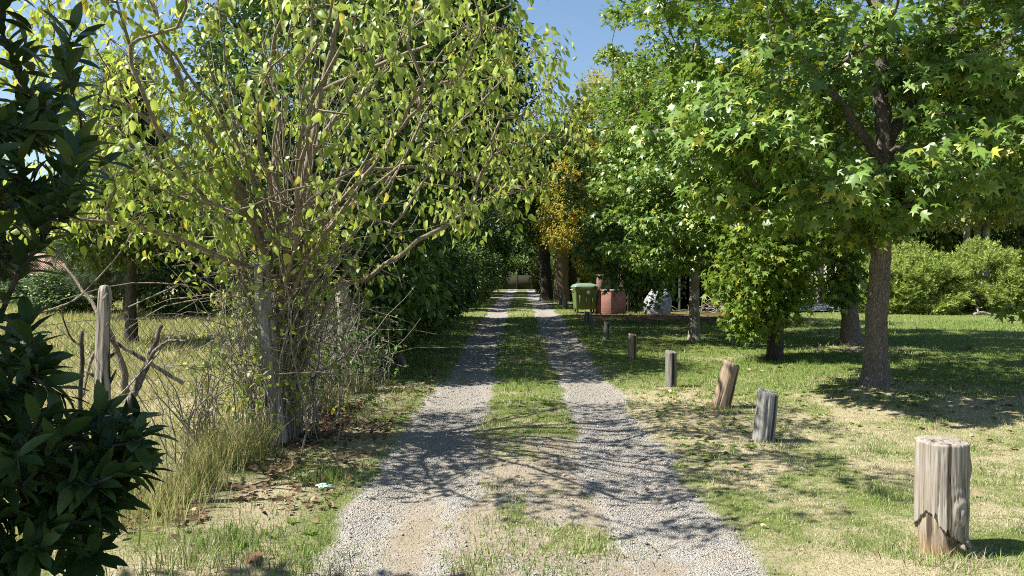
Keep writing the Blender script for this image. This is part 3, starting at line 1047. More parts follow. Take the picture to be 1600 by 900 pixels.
dA = dense('dark_tree', 'dark leafy tree just behind the pale mulberry, first of the roadside row', at(-3.35, 12.6), 31, 7.4, 1.95, 0, size=.13, tips=480, per=50)
dB = dense('dark_tree', 'second tree of the dark row left of the road, behind the leaning fence post', at(-3.9, 16.8), 32, 9.2, 2.9, 0, size=.15, tips=520, per=50)
dC = dense('dark_tree', 'third tree of the dark roadside row, its crown reaching out over the road', at(-4.2, 21.6), 33, 11.0, 3.0, 0, size=.17, tips=600, per=52,
           ells=[((1.6, 0, 7.5), (2.9, 2.9, 3.6), 5), ((-.1, 0, 2.7), (1.7, 2.0, 2.4), 2)])
copy_thing(dC, at(-4.3, 25.7), -.1, 1.08, 'fourth tree of the dark row left of the road, before the gap in its shade')
copy_thing(dC, at(-5.0, 37.6), -.2, 1.05, 'fifth tree of the dark row left of the road, past the gap in its shade')
copy_thing(dB, at(-4.6, 45.0), 1.2, 1.2, 'sixth tree of the dark row left of the road, level with the three thick trunks')
copy_thing(dA, at(-4.2, 56.0), 5.4, 1.4, 'seventh tree of the dark row, near the far end of the road')

# shrubs at the foot of that row
SH = make_tree('hedge_shrub', 'dense green shrub filling the gap beside the leaning fence post', 'shrub', at(-2.65, 12.2), [(0, 0, -.05), (0, 0, .8), (0, 0, 1.4)], .03, .01,
               [((0, 0, 1.0), (.85, .95, 1.0), 1)], 130, 34, OVATE, .10, .26, M['dense'], M['bark_dark'], 41, 'shrubs under the dark trees', minz=.05, twigs=False, droop=.4, flare=None, wob=0, crown='foliage', stem='stem', zmin=.08)
for i, (x, y, s, lb) in enumerate(((-2.75, 15.2, 1.1, 'second shrub under the dark roadside trees'), (-2.6, 18.6, 1.2, 'third shrub under the dark roadside trees'),
                                   (-2.55, 22.5, 1.3, 'fourth shrub under the dark roadside trees'), (-2.5, 27.0, 1.3, 'fifth shrub under the dark roadside trees'),
                                   (-2.5, 33.5, 1.5, 'sixth shrub under the dark roadside trees'), (-2.4, 41.0, 1.6, 'seventh shrub under the dark roadside trees'),
                                   (-2.2, 50.0, 1.7, 'eighth shrub, last under the dark roadside trees'))):
    copy_thing(SH, at(x, y), i * 1.7, s, lb)

for i, (x, y, lb) in enumerate(((-5.0, 88.0, 'leftmost shrub behind the wall at the end of the road'), (-.6, 89.0, 'shrub behind the wall straight down the left wheel track'),
                                (3.4, 88.5, 'shrub behind the wall straight down the right wheel track'), (7.6, 89.0, 'rightmost shrub behind the wall at the end of the road'))):
    copy_thing(SH, at(x, y), i * 1.1, (2.9, 2.4, 2.3), lb, 'shrubs behind the end wall')

# the end of the road and the trees behind everything
FT = make_tree('broadleaf_tree', 'green tree leaning over the far end of the road from the right', 'tree', at(6.6, 58.0), [(0, 0, -.1), (0, 0, 3), (0, 0, 7), (0, 0, 11)], .3, .05,
               [((0, 0, 7.0), (3.9, 3.9, 5.2), 4), ((-.5, 0, 3.4), (3.2, 3.2, 2.0), 1.3)], 330, 44, RHOMB, .34, .95, M['far_leaf'], M['bark_dark'], 51, minz=1.4, twigs=False, shell=.65, zmin=1.2, sides=(8, 5, 4), skip=.012)
for x, y, rz, s, lb in ((-3.6, 66, 1.0, 1.0, 'green tree over the far end of the road from the left'), (3.4, 90, 2.0, 1.2, 'tall tree behind the yellowish wall closing the road'),
                        (-3.8, 92, 3.0, 1.15, 'tree behind the left end of the yellowish wall'), (7.2, 74, 4.0, 1.0, 'tree right of the road just before the yellowish wall'),
                        (8.6, 34.5, 5.0, .85, 'dark tree standing over the open shed'),
                        (9.0, 42.0, 1.3, 1.1, 'tree behind the open shed, above its roof')):
    copy_thing(FT, at(x, y), rz, s, lb)
for i, (x, y, s) in enumerate(((12, 60, 1.1), (20, 56, 1.2), (28, 54, 1.1), (36, 52, 1.2), (45, 55, 1.2), (16, 75, 1.3), (28, 78, 1.3), (42, 74, 1.3), (-9, 62, 1.0), (-15, 60, .9), (-22, 66, 1.0), (-30, 74, 1.0), (-52, 78, 1.0), (-62, 76, 1.1), (-44, 92, 1.0), (-12, 88, 1.2))):
    copy_thing(FT, at(x, y), i * 1.3, s, 'distant green tree in the belt of trees closing the view', 'distant belt of trees')

# three thick trunks by the road
def thick_trunk(x, y, r, bark, lean, seed, label, h):
    return make_tree('poplar_tree', label, 'tree', at(x, y), [(0, 0, -.1), (lean * .3, 0, 3), (lean, 0, 7), (lean, 0, 10)], r, .1,
                     [((lean, 0, 8.2), (2.2, 2.6, 2.6), 3), ((lean, 0, 5.2), (1.5, 2.0, 1.2), 1)], 200, 40, RHOMB, .3, .9, M['far_leaf'], bark, seed, 'three thick trunks beside the road', twigs=False, minz=3.5, zmin=4.0, flare=.35, sides=(18, 5, 4), wob=.12)


thick_trunk(2.2, 46.5, .42, M['bark_dark'], -.5, 61, 'leftmost of the three thick trunks by the road, dark and leaning', 14)
thick_trunk(3.0, 45.0, .50, M['bark_fib'], .1, 62, 'middle of the three thick trunks, pale shaggy and fibrous', 14)
thick_trunk(3.75, 46.0, .30, M['bark_dark'], .1, 63, 'rightmost and thinnest of the three thick trunks by the road', 14)

# lit shrub at the road's end
make_tree('bright_shrub', 'bright sunlit green shrub right of the road at its far end', 'shrub', at(3.0, 64.0), [(0, 0, -.05), (0, 0, 1), (0, 0, 2.5)], .05, .02,
          [((0, 0, 1.9), (1.2, 1.2, 1.9), 1)], 110, 34, RHOMB, .28, .5, M['olive_leaf'], M['bark_dark'], 64, twigs=False, minz=.2, flare=None, wob=0, crown='foliage', stem='stem', zmin=.1)

make_tree('roadside_shrub', 'leafy shrub left of the road just before the far wall', 'shrub', at(-1.9, 79.0), [(0, 0, -.05), (0, 0, 1), (0, 0, 2.6)], .05, .02,
          [((0, 0, 1.5), (1.3, 1.3, 1.6), 1), ((1.3, 0, 2.9), (1.6, 1.2, .7), .7)], 120, 34, RHOMB, .28, .5, M['far_leaf'], M['bark_dark'], 66, twigs=False, minz=.2, flare=None, wob=0, crown='foliage', stem='stem', zmin=.1)

# tall pale-trunked trees behind the junipers
TT = make_tree('pale_trunk_tree', 'tall tree with a pale bare trunk behind the junipers, the left one of two', 'tree', at(23.4, 38.0), [(0, 0, -.1), (.05, 0, 4), (0, 0, 8), (0, 0, 12)], .19, .06,
               [((0, 0, 9.5), (2.8, 2.8, 3.8), 3), ((0, 0, 5.6), (2.4, 2.4, 1.3), 1.2)], 260, 40, RHOMB, .26, .8, M['olive_leaf'], M['bark_pale'], 65, 'pale trunked trees behind the junipers', twigs=False, minz=3.5, zmin=3.9, sides=(12, 5, 4))
copy_thing(TT, at(24.9, 38.6), 2.2, 1.05, 'tall tree with a pale bare trunk behind the junipers, the right one of two')
copy_thing(TT, at(17.2, 41.0), 4.0, .95, 'tall pale trunked tree beside the far paved path')
copy_thing(TT, at(29.0, 46.0), 5.0, 1.1, 'tall pale trunked tree farthest back at the right edge')

# junipers
SPRAY = tmpl_spray(13, 3, .045, .42)
JU = make_tree('juniper_bush', 'wide yellow green juniper just right of the thick sweetgum trunk', 'shrub', at(16.6, 31.0), [(0, 0, -.05), (0, 0, .6), (0, 0, 1.3)], .06, .02,
               [((0, 0, .9), (2.3, 1.7, 1.35), 1)], 150, 40, SPRAY, .40, .36, M['juniper'], M['bark_dark'], 71, 'junipers at the back of the lawn', twigs=False, minz=.05, droop=-.35, shell=.45, flare=None, wob=0, crown='foliage', stem='stem', flat=.5, zmin=.1, jit=.3)
copy_thing(JU, at(20.2, 32.0), 1.9, (1.05, 1.0, 1.25), 'tall middle juniper in front of the two pale trunks')
copy_thing(JU, at(23.5, 30.5), 3.5, (1.0, 1.0, 1.3), 'juniper at the right edge of the lawn')
copy_thing(JU, at(18.4, 35.0), 4.6, 1.3, 'juniper at the back, between the nearest and the middle one')

# pines and other trees out in the field on the left
PINE_SPRAY = tmpl_spray(15, 5, .020, .5)
def pine(label, loc, h, seed):
    ells = [((0, 0, h * k), ((1.15 - k) * h * .30, (1.15 - k) * h * .30, h * .07), 1.2 - k) for k in (.25, .36, .47, .58, .69, .8, .9)]
    return make_tree('pine_tree', label, 'tree', loc, [(0, 0, -.1), (0, 0, h * .5), (0, 0, h)], .2, .02, ells, 330, 34, PINE_SPRAY, .55, .5, M['pine'], M['bark_dark'], seed, 'dark conifers across the field',
                     twigs=False, minz=h * .12, droop=.55, up=.3, arch=.1, zmin=.9, sides=(8, 5, 4), skip=.008, jit=.35)


PN = pine('tall dark conifer across the field, left of the mulberry crown', at(-15.4, 29.5), 10.5, 81)
copy_thing(PN, at(-16.6, 33.0), 1.1, .8, 'dark conifer at the left, beside the tiled roof')
copy_thing(PN, at(-14.6, 38.0), 2.3, .72, 'shorter dark conifer seen through the mulberry stems')
copy_thing(PN, at(-28.5, 40.0), 3.3, .8, 'dark conifer behind the laurel bush at the left edge')
copy_thing(PN, at(-11.0, 33.0), 4.3, .55, 'low dark conifer behind the mulberry thicket')
copy_thing(PN, at(-13.5, 26.0), 5.1, .60, 'low skirted conifer right of the tiled roof')
copy_thing(PN, at(-10.4, 27.0), .4, .5, 'small conifer just right of the field tree')
make_tree('field_tree', 'shady tree with a dark trunk in the field behind the weathered fence post', 'tree', at(-8.6, 16.6), [(0, 0, -.1), (0, 0, 1.4), (.1, 0, 2.6), (0, 0, 3.6)], .15, .03,
          [((-.1, 0, 3.1), (1.6, 1.5, 1.1), 1), ((-.8, .5, 2.3), (.7, .8, .45), .2)], 190, 34, OVATE, .15, .42, M['far_leaf'], M['bark_dark'], 82, minz=1.2, twigs=False, zmin=1.7, sides=(12, 5, 4))
for i, (x, y, s, lb) in enumerate(((-18.0, 30.0, (1.9, 1.9, .9), 'broad low bush in front of the conifers across the field'), (-28.6, 45.0, (2.4, 2.0, .78), 'low bush in front of the tiled roof'),
                                   (-33.0, 47.0, (2.2, 2.0, .8), 'low bush left of the tiled roof'), (-23.5, 45.0, (2.2, 2.0, .9), 'low bush right of the tiled roof'),
                                   (-12.0, 26.5, 1.5, 'round bush in the field behind the mulberry stems'))):
    copy_thing(SH, at(x, y), 2.2 * i, s, lb, 'bushes across the field', 'field_bush')

# a big tree standing behind the viewer's left shoulder: it shades the laurel
make_tree('shade_tree', 'big tree outside the picture at the left that shades the laurel bush', 'tree', at(-4.8, 1.5), [(0, 0, -.1), (0, 0, 2), (.1, 0, 3.5), (0, 0, 5)], .2, .04,
          [((.2, 0, 4.3), (1.8, 1.7, 1.6), 1)], 280, 34, OVATE, .2, .5, M['dense'], M['bark_dark'], 91, minz=1.8, twigs=False, zmin=2.4)


# the dark laurel in the near left corner
def laurel():
    rng = np.random.default_rng(95)
    base = np.array([-2.25, 2.35, float(gz(-2.25, 2.35))])
    root = thing('laurel_bush', 'dark glossy broad leaved bush in the near left corner', 'shrub', base)
    sk = Skel(rng)
    sk.line([(0, 0, -.05), (.05, 0, .8), (0, .05, 1.7), (.1, 0, 2.8)], .03, .012, -1, .15, .01)
    sk.line([(.02, 0, .1), (.3, -.05, .6), (.55, .0, .95)], .016, .008, None, .12, .01)
    sk.line([(-.05, 0, .1), (-.4, -.2, .9), (-.6, 0, 2.0)], .022, .01, None, .15, .01)
    def E(px, py, d, rx, ry, rz, w): return (P(px, py, d) - base, (rx, ry, rz), w)
    ells = [E(-60, 60, 2.4, .42, .40, .42, 1.6), E(-50, 250, 2.4, .43, .40, .26, 1.3), E(-170, 450, 2.4, .24, .4, .33, .7), E(60, 710, 2.35, .36, .3, .18, 1.7), E(0, 850, 2.3, .34, .3, .22, 1.8), E(-60, 590, 2.4, .26, .3, .2, .7),
            E(-250, 400, 2.6, .5, .5, 1.0, 1.8)]
    A = in_ellipsoids(rng, ells, 290, .2)
    ex = [P(120, 40, 2.3), P(105, 110, 2.25), P(118, 250, 2.25), P(95, 300, 2.3), P(70, 370, 2.3), P(215, 690, 2.3), P(200, 740, 2.25), P(165, 700, 2.3), P(175, 640, 2.35), P(60, 560, 2.35), P(40, 500, 2.3), P(190, 660, 2.4), P(140, 760, 2.2), P(110, 820, 2.2), P(60, 650, 2.2), P(232, 672, 2.35), P(228, 735, 2.3), P(210, 715, 2.4), P(188, 770, 2.3), P(150, 800, 2.25), P(10, 470, 2.3), P(60, 350, 2.3), P(110, 330, 2.3), P(80, 610, 2.3), P(45, 585, 2.3)]
    A = np.vstack([A, np.array(ex) - base])
    tips = sk.attract(A, .09, .5, .15, .05, .2)
    mb = sk.tubes(tips, .0034, .45, None, (8, 6, 5))
    par = sk.par
    pos, yd, zd = [], [], []
    for t in tips:
        p1 = sk.p[t]; q = t
        for _ in range(2):
            if par[q] >= 0: q = par[q]
        ax = p1 - sk.p[q]; L = np.linalg.norm(ax) + 1e-6; ax = ax / L
        u = np.cross(ax, [.2, .1, 1]); u /= np.linalg.norm(u) + 1e-9; w = np.cross(ax, u)
        k = rng.integers(9, 14)
        a0 = rng.uniform(0, 6.28)
        for i in range(k):
            a = a0 + i * 2.4
            f = i / k
            rad = np.cos(a) * u + np.sin(a) * w
            pos.append(p1 - ax * (1 - f) * min(.16, L * 1.2))
            yd.append(rad * (1.05 - .55 * f) + ax * (.45 + .6 * f) + np.array([0, 0, -.12]) + rng.normal(0, .12, 3))
            zd.append(ax * .9 + np.array([0, 0, .8]) + rng.normal(0, .2, 3))
    fo = MB()
    fo.add(*leaf_batch(tmpl_laurel(), np.array(pos), np.array(yd), np.array(zd), rng.uniform(.08, .135, len(pos))))
    mb.build('stem', M['bark_dark'], root, True)
    fo.build('foliage', M['laurel'], root, True)


laurel()


# ------------------------------------------------------------------ fallen leaves
def litter():
    rng = np.random.default_rng(5)
    X, Y, S = [], [], []
    def put(n, x0, x1, y0, y1, s0, s1, f=None):
        x = rng.uniform(x0, x1, n); y = rng.uniform(y0, y1, n)
        k = rng.uniform(0, 1, n) < smooth(.35, .65, fbm(x * 1.3, y * 1.3, 0, 88))
        X.append(x[k]); Y.append(y[k]); S.append(rng.uniform(s0, s1, k.sum()))
    put(2200, -2.5, -1.25, 3.4, 8, .02, .07)
    put(2600, -2.7, -1.8, 3.6, 9, .03, .09)
    put(500, -2.6, -1.1, 8, 16, .04, .10)
    put(120, -.5, 4.5, 3.4, 8, .02, .06)
    put(500, 2, 8, 6.6, 11, .03, .10)
    put(500, 3, 10, 11, 20, .05, .12)
    put(900, 2.5, 10, 20, 31, .08, .16)
    x, y, s = map(np.concatenate, (X, Y, S))
    n = len(x)
    # one large dry leaf at the bottom edge
    q = P(380, 872, 1840 / 442)
    x = np.append(x, q[0]); y = np.append(y, q[1]); s = np.append(s, .2); n += 1
    pos = np.stack([x, y, gz(x, y) + .018 + .012 * rng.uniform(0, 1, n)], -1)
    a = rng.uniform(0, 6.28, n)
    yd = np.stack([np.cos(a), np.sin(a), rng.normal(0, .25, n)], -1)
    zd = np.stack([rng.normal(0, .4, n), rng.normal(0, .4, n), np.ones(n)], -1)
    mb = MB()
    h = n // 2
    mb.add(*leaf_batch(tmpl_ovate(.33, .14, -.25, .3, .08), pos[:h], yd[:h], zd[:h], s[:h]))
    mb.add(*leaf_batch(STAR, pos[h:], yd[h:], zd[h:], s[h:]))
    tag(mb.build('fallen_leaves', M['dead_leaf']), 'dry brown leaves fallen on the verge and the lawn', 'leaves', None, 'stuff')


litter()


def weeds():
    rng = np.random.default_rng(55)
    x = np.concatenate([rng.uniform(1.6, 7, 900), rng.uniform(-2.3, -1.2, 160), rng.uniform(-.2, .7, 60), rng.uniform(2, 9, 700)])
    y = np.concatenate([rng.uniform(3.6, 10, 900), rng.uniform(3.6, 12, 160), rng.uniform(6.5, 12, 60), rng.uniform(10, 18, 700)])
    k = rng.uniform(0, 1, len(x)) < smooth(.45, .65, fbm(x * .9, y * .9, 0, 99))
    x, y = x[k], y[k]
    m = 7
    a = rng.uniform(0, 6.28, (len(x), m))
    X = np.repeat(x, m); Y = np.repeat(y, m); a = a.ravel()
    n = len(X)
    pos = np.stack([X, Y, gz(X, Y) + .006], -1)
    yd = np.stack([np.cos(a), np.sin(a), rng.uniform(.15, .7, n)], -1)
    zd = np.stack([-np.cos(a) * .4, -np.sin(a) * .4, np.ones(n)], -1)
    mb = MB(); mb.add(*leaf_batch(tmpl_ovate(.26, .06, .25), pos, yd, zd, rng.uniform(.025, .065, n)))
    tag(mb.build('lawn_weeds', M['young']), 'small broad leaved weeds in the lawn', 'weeds', None, 'stuff')


weeds()


# ------------------------------------------------------------------ log posts of the right verge
def log_geo(h, r, seed, taper=.05, grooves=5, top_tilt=.02, nz=26, na=64, jag=.0, groove_depth=.10):
    rng = np.random.default_rng(seed)
    a = np.arange(na) * 2 * math.pi / na
    z = np.linspace(-.12, h, nz)
    R = np.ones((nz, na)) * r
    R *= 1 + taper * (.5 - (z[:, None] / h))
    R *= 1 + .10 * (fbm(np.cos(a)[None] * 1.3 + 0 * z[:, None], np.sin(a)[None] * 1.3 + 0 * z[:, None], z[:, None] * 1.5, seed, 3) - .5)
    R *= 1 + .05 * (fbm(np.cos(a)[None] * 9 + 0 * z[:, None], np.sin(a)[None] * 9 + 0 * z[:, None], z[:, None] * 2, seed + 3, 2) - .5)
    for g in range(grooves):
        a0 = rng.uniform(0, 6.28); w = rng.uniform(.04, .09); dp = rng.uniform(.4, 1.2) * groove_depth
        z0, z1 = sorted(rng.uniform(-.1, h, 2)); z1 = max(z1, z0 + h * .5)
        da = (a[None] - a0 - .15 * np.sin(z[:, None] * 4 + g) + math.pi) % (2 * math.pi) - math.pi
        R *= 1 - dp * np.exp(-(da / w) ** 2) * smooth(z0 - .05, z0 + .05, z)[:, None] * smooth(z1 + .05, z1 - .05, z)[:, None]
    zz = z[:, None] + 0 * a[None]
    zz[-1] += top_tilt * np.cos(a - 1.0) + rng.normal(0, .004, na)
    V = np.stack([R * np.cos(a)[None], R * np.sin(a)[None], zz], -1).reshape(-1, 3)
    i = np.arange(nz - 1)[:, None] * na; j = np.arange(na)[None]; jn = (j + 1) % na
    q = [np.stack([i + j, i + jn, i + na + jn, i + na + j], -1).reshape(-1, 4)]
    # worn top: rounded rim, rings
    last = (nz - 1) * na
    rings = [(.94, .006), (.75, .010), (.5, .006), (.25, .010)]
    for s, dz in rings:
        k = len(V)
        ring = np.stack([R[-1] * s * np.cos(a), R[-1] * s * np.sin(a), zz[-1] * 1.0 + dz + rng.normal(0, .003, na)], -1)
        ring[:, 2] = h + (ring[:, 2] - h) * s
        V = np.vstack([V, ring])
        jj = np.arange(na); jn2 = (jj + 1) % na
        q.append(np.stack([last + jj, last + jn2, k + jn2, k + jj], -1)); last = k
    k = len(V); V = np.vstack([V, [[0, 0, h + .008]]])
    jj = np.arange(na); jn2 = (jj + 1) % na
    return V, [np.concatenate(q), np.stack([last + jj, last + jn2, np.full(na, k)], -1)], len(rings) * na


def log_post(px, py, h, r, mat, seed, label, tilt=(0, 0), cat='post', topmat=None, **kw):
    d = 1840.0 / (py - 430)
    x = P(px, py, d)[0]
    V, fs, _ = log_geo(h, r, seed, **kw)
    o = mesh_obj('log_post', V, fs, mat, None, False)
    o.location = at(x, d + r * .6)
    o.rotation_euler = (tilt[1], tilt[0], seed * 1.3)
    if tilt != (0, 0):
        o.rotation_mode = 'ZXY'
        m = Vector((math.tan(tilt[0]), math.tan(tilt[1]), 1)).to_track_quat('Z', 'Y')
        o.rotation_mode = 'QUATERNION'
        o.rotation_quaternion = m
    return tag(o, label, cat, 'log posts along the right of the road')


log_post(1197, 694, .47, .098, M['wood_mid'], 202, 'cracked grey log post leaning slightly, second in the row from the viewer', (.10, 0), grooves=5, groove_depth=.13)
log_post(1129, 640, .56, .108, M['wood_brown'], 203, 'brown split log post leaning to the right', (.25, .05), grooves=6, groove_depth=.22)
log_post(1050, 604, .50, .082, M['wood_grey'], 204, 'nearly black upright log post with cracks, between the leaning one and a thin brown one', (0, 0), grooves=6)
log_post(989, 562, .465, .078, M['wood_brown'], 205, 'thin brown upright log post standing in sunlit grass at the edge of the shade', (.01, 0))
log_post(948, 532, .42, .075, M['wood_grey'], 206, 'dark log post in the shade, first of three shaded ones', (.02, 0), na=24, nz=10)
log_post(925, 516, .38, .075, M['wood_grey'], 207, 'short dark log post in the shade, middle of three shaded ones', (-.04, 0), na=24, nz=10)
log_post(917, 508, .42, .085, M['wood_grey'], 208, 'dark log post in the shade in front of the green bin', (.03, 0), na=24, nz=10)
log_post(883, 480, .45, .13, M['wood'], 209, 'pale log post on the far grass left of the green bin, nearer of two', (0, 0), na=20, nz=8)
log_post(877, 475, .62, .12, M['wood'], 210, 'pale log post by the shaggy thick trunk, farther of two', (0, 0), na=20, nz=8)


def front_post():
    """the big weathered log with its rotten foot"""
    seed = 301
    rng = np.random.default_rng(seed)
    d = 1840.0 / (868 - 430)
    x = P(1479, 868, d)[0]
    d = d - .07
    root = thing('log_post', 'thick pale weathered log post nearest the viewer with a knot and a broken orange foot', 'post', at(x, d + .10), 0, 'log posts along the right of the road')
    h, r, na, nz = .64, .139, 160, 60
    a = np.arange(na) * 2 * math.pi / na
    s = np.linspace(0, 1, nz)
    # ragged lower edge of the outer shell (angle -pi/2 faces the viewer)
    low = .135 + .02 * np.sin(a * 2 + .6) + .10 * (fbm(np.cos(a) * 2.2, np.sin(a) * 2.2, 0, 5, 3) - .5)
    af = (a + math.pi / 2 + math.pi) % (2 * math.pi) - math.pi       # 0 towards the viewer, + to the right
    low = low + .075 * smooth(-.15, -.95, af) * smooth(-2.2, -1.3, af) - .03 * smooth(.1, .5, af)
    low = low + np.where(np.abs(af + .72) < .06, .04, 0) + np.where(np.abs(af + .30) < .05, .035, 0) + rng.normal(0, .006, na)
    z = low[None] + (h - low[None]) * s[:, None]
    cx, cy, cz = np.cos(a)[None] + 0 * z, np.sin(a)[None] + 0 * z, z
    R = r * (1 + .04 * (fbm(cx * 1.3, cy * 1.3, cz * 2, seed, 3) - .5) * 2 - .02 * (z / h))
    R = R * (1 + .016 * (fbm(cx * 18, cy * 18, cz * 1.3, seed + 9, 3) - .5) * 2)
    for a0, w, dp, z0, z1 in ((-.62, .03, .10, .10, .62), (-.80, .018, .05, .2, .6), (.22, .02, .05, .36, .64), (.62, .03, .09, .12, .5), (.95, .05, .10, .12, .66), (-.2, .014, .04, .12, .5), (-1.2, .03, .08, 0, .7), (1.6, .05, .1, 0, .7), (3.0, .05, .1, 0, .7), (-.95, .012, .05, .15, .55), (-.42, .010, .05, .3, .66), (-.05, .011, .045, .2, .6), (.10, .009, .04, .1, .4), (.42, .010, .05, .35, .66), (.78, .012, .06, .2, .6), (1.1, .012, .05, .1, .5)):
        da = (af[None] - a0 - .05 * np.sin(z * 9 + a0 * 5) + math.pi) % (2 * math.pi) - math.pi
        R = R * (1 - .75 * dp * np.exp(-(da / w) ** 2) * smooth(z0 - .03, z0 + .04, z) * smooth(z1 + .03, z1 - .04, z))
    # the knot: a swelling with an eye, low on the front
    kd = np.sqrt(((af[None] - .25) * r / .055) ** 2 + ((z - .27) / .085) ** 2)
    R = R + .020 * np.exp(-kd ** 2) + .004 * np.cos(np.minimum(kd, 2.2) * 9) * np.exp(-(kd / 1.3) ** 2)
    R = R + .014 * np.exp(-((af[None] - 1.2) / .3) ** 2 - ((z - .50) / .06) ** 2)
    V = np.stack([R * np.cos(a)[None], R * np.sin(a)[None], z], -1).reshape(-1, 3)
    i = np.arange(nz - 1)[:, None] * na; j = np.arange(na)[None]; jn = (j + 1) % na
    q = [np.stack([i + j, i + jn, i + na + jn, i + na + j], -1).reshape(-1, 4)]
    jj = np.arange(na); jn2 = (jj + 1) % na
    k = len(V)
    inner = np.stack([(R[0] - .03) * np.cos(a), (R[0] - .03) * np.sin(a), low + .006], -1)
    V = np.vstack([V, inner]); q.append(np.stack([jj, k + jj, k + jn2, jn2], -1))
    k2 = len(V)
    inner2 = np.stack([(R[0] - .05) * np.cos(a), (R[0] - .05) * np.sin(a), low + .12], -1)
    V = np.vstack([V, inner2]); q.append(np.stack([k + jj, k2 + jj, k2 + jn2, k + jn2], -1))
    last = (nz - 1) * na
    for sc, dz in ((.97, .006), (.86, .010), (.7, .006), (.55, .011), (.38, .006), (.2, .009)):
        k = len(V)
        V = np.vstack([V, np.stack([R[-1] * sc * np.cos(a), R[-1] * sc * np.sin(a), np.full(na, h + dz) + rng.normal(0, .002, na) - .02 * smooth(.5, 1.3, af) * smooth(1.9, 1.2, af) * sc], -1)])
        q.append(np.stack([last + jj, last + jn2, k + jn2, k + jj], -1)); last = k
    k = len(V); V = np.vstack([V, [[0, 0, h + .008]]])
    mesh_obj('weathered_shell', V, [np.concatenate(q), np.stack([last + jj, last + jn2, np.full(na, k)], -1)], M['wood'], root)
    # the foot
    z = np.linspace(-.12, .33, 26)[:, None] + 0 * a[None]
    R = .120 * (1 + .10 * (fbm(np.cos(a)[None] * 2 + 0 * z, np.sin(a)[None] * 2 + 0 * z, z * 6, 77, 4) - .5)) * (1 - .08 * smooth(.2, 0, z))
    R = R * (1 + .07 * (fbm(np.cos(a)[None] * 12 + 0 * z, np.sin(a)[None] * 12 + 0 * z, z * 4, 78, 3) - .5))
    R = R - .03 * np.exp(-((af[None] - .15) / .12) ** 2 - ((z - .08) / .05) ** 2) - .025 * np.exp(-((af[None] + .05) / .1) ** 2 - ((z - .09) / .03) ** 2)
    V = np.stack([R * np.cos(a)[None], R * np.sin(a)[None], z], -1).reshape(-1, 3)
    i = np.arange(25)[:, None] * na
    mesh_obj('rotten_foot', V, [np.stack([i + j, i + jn, i + na + jn, i + na + j], -1).reshape(-1, 4)], M['wood_core'], root, True)['label'] = 'broken orange brown foot of the post'
    mb = MB()
    for kx in range(5):
        t = rng.uniform(.2, .75); p0 = np.array([math.sin(t) * .14, -math.cos(t) * .14, rng.uniform(.07, .12)])
        mb.tube([p0 * [.8, .8, 1], p0 * [1.03, 1.03, 1], p0 * [1.12, 1.12, .8]], [.018, .016, .006], 6)
    mb.build('splinter', M['wood'], root, True)


front_post()


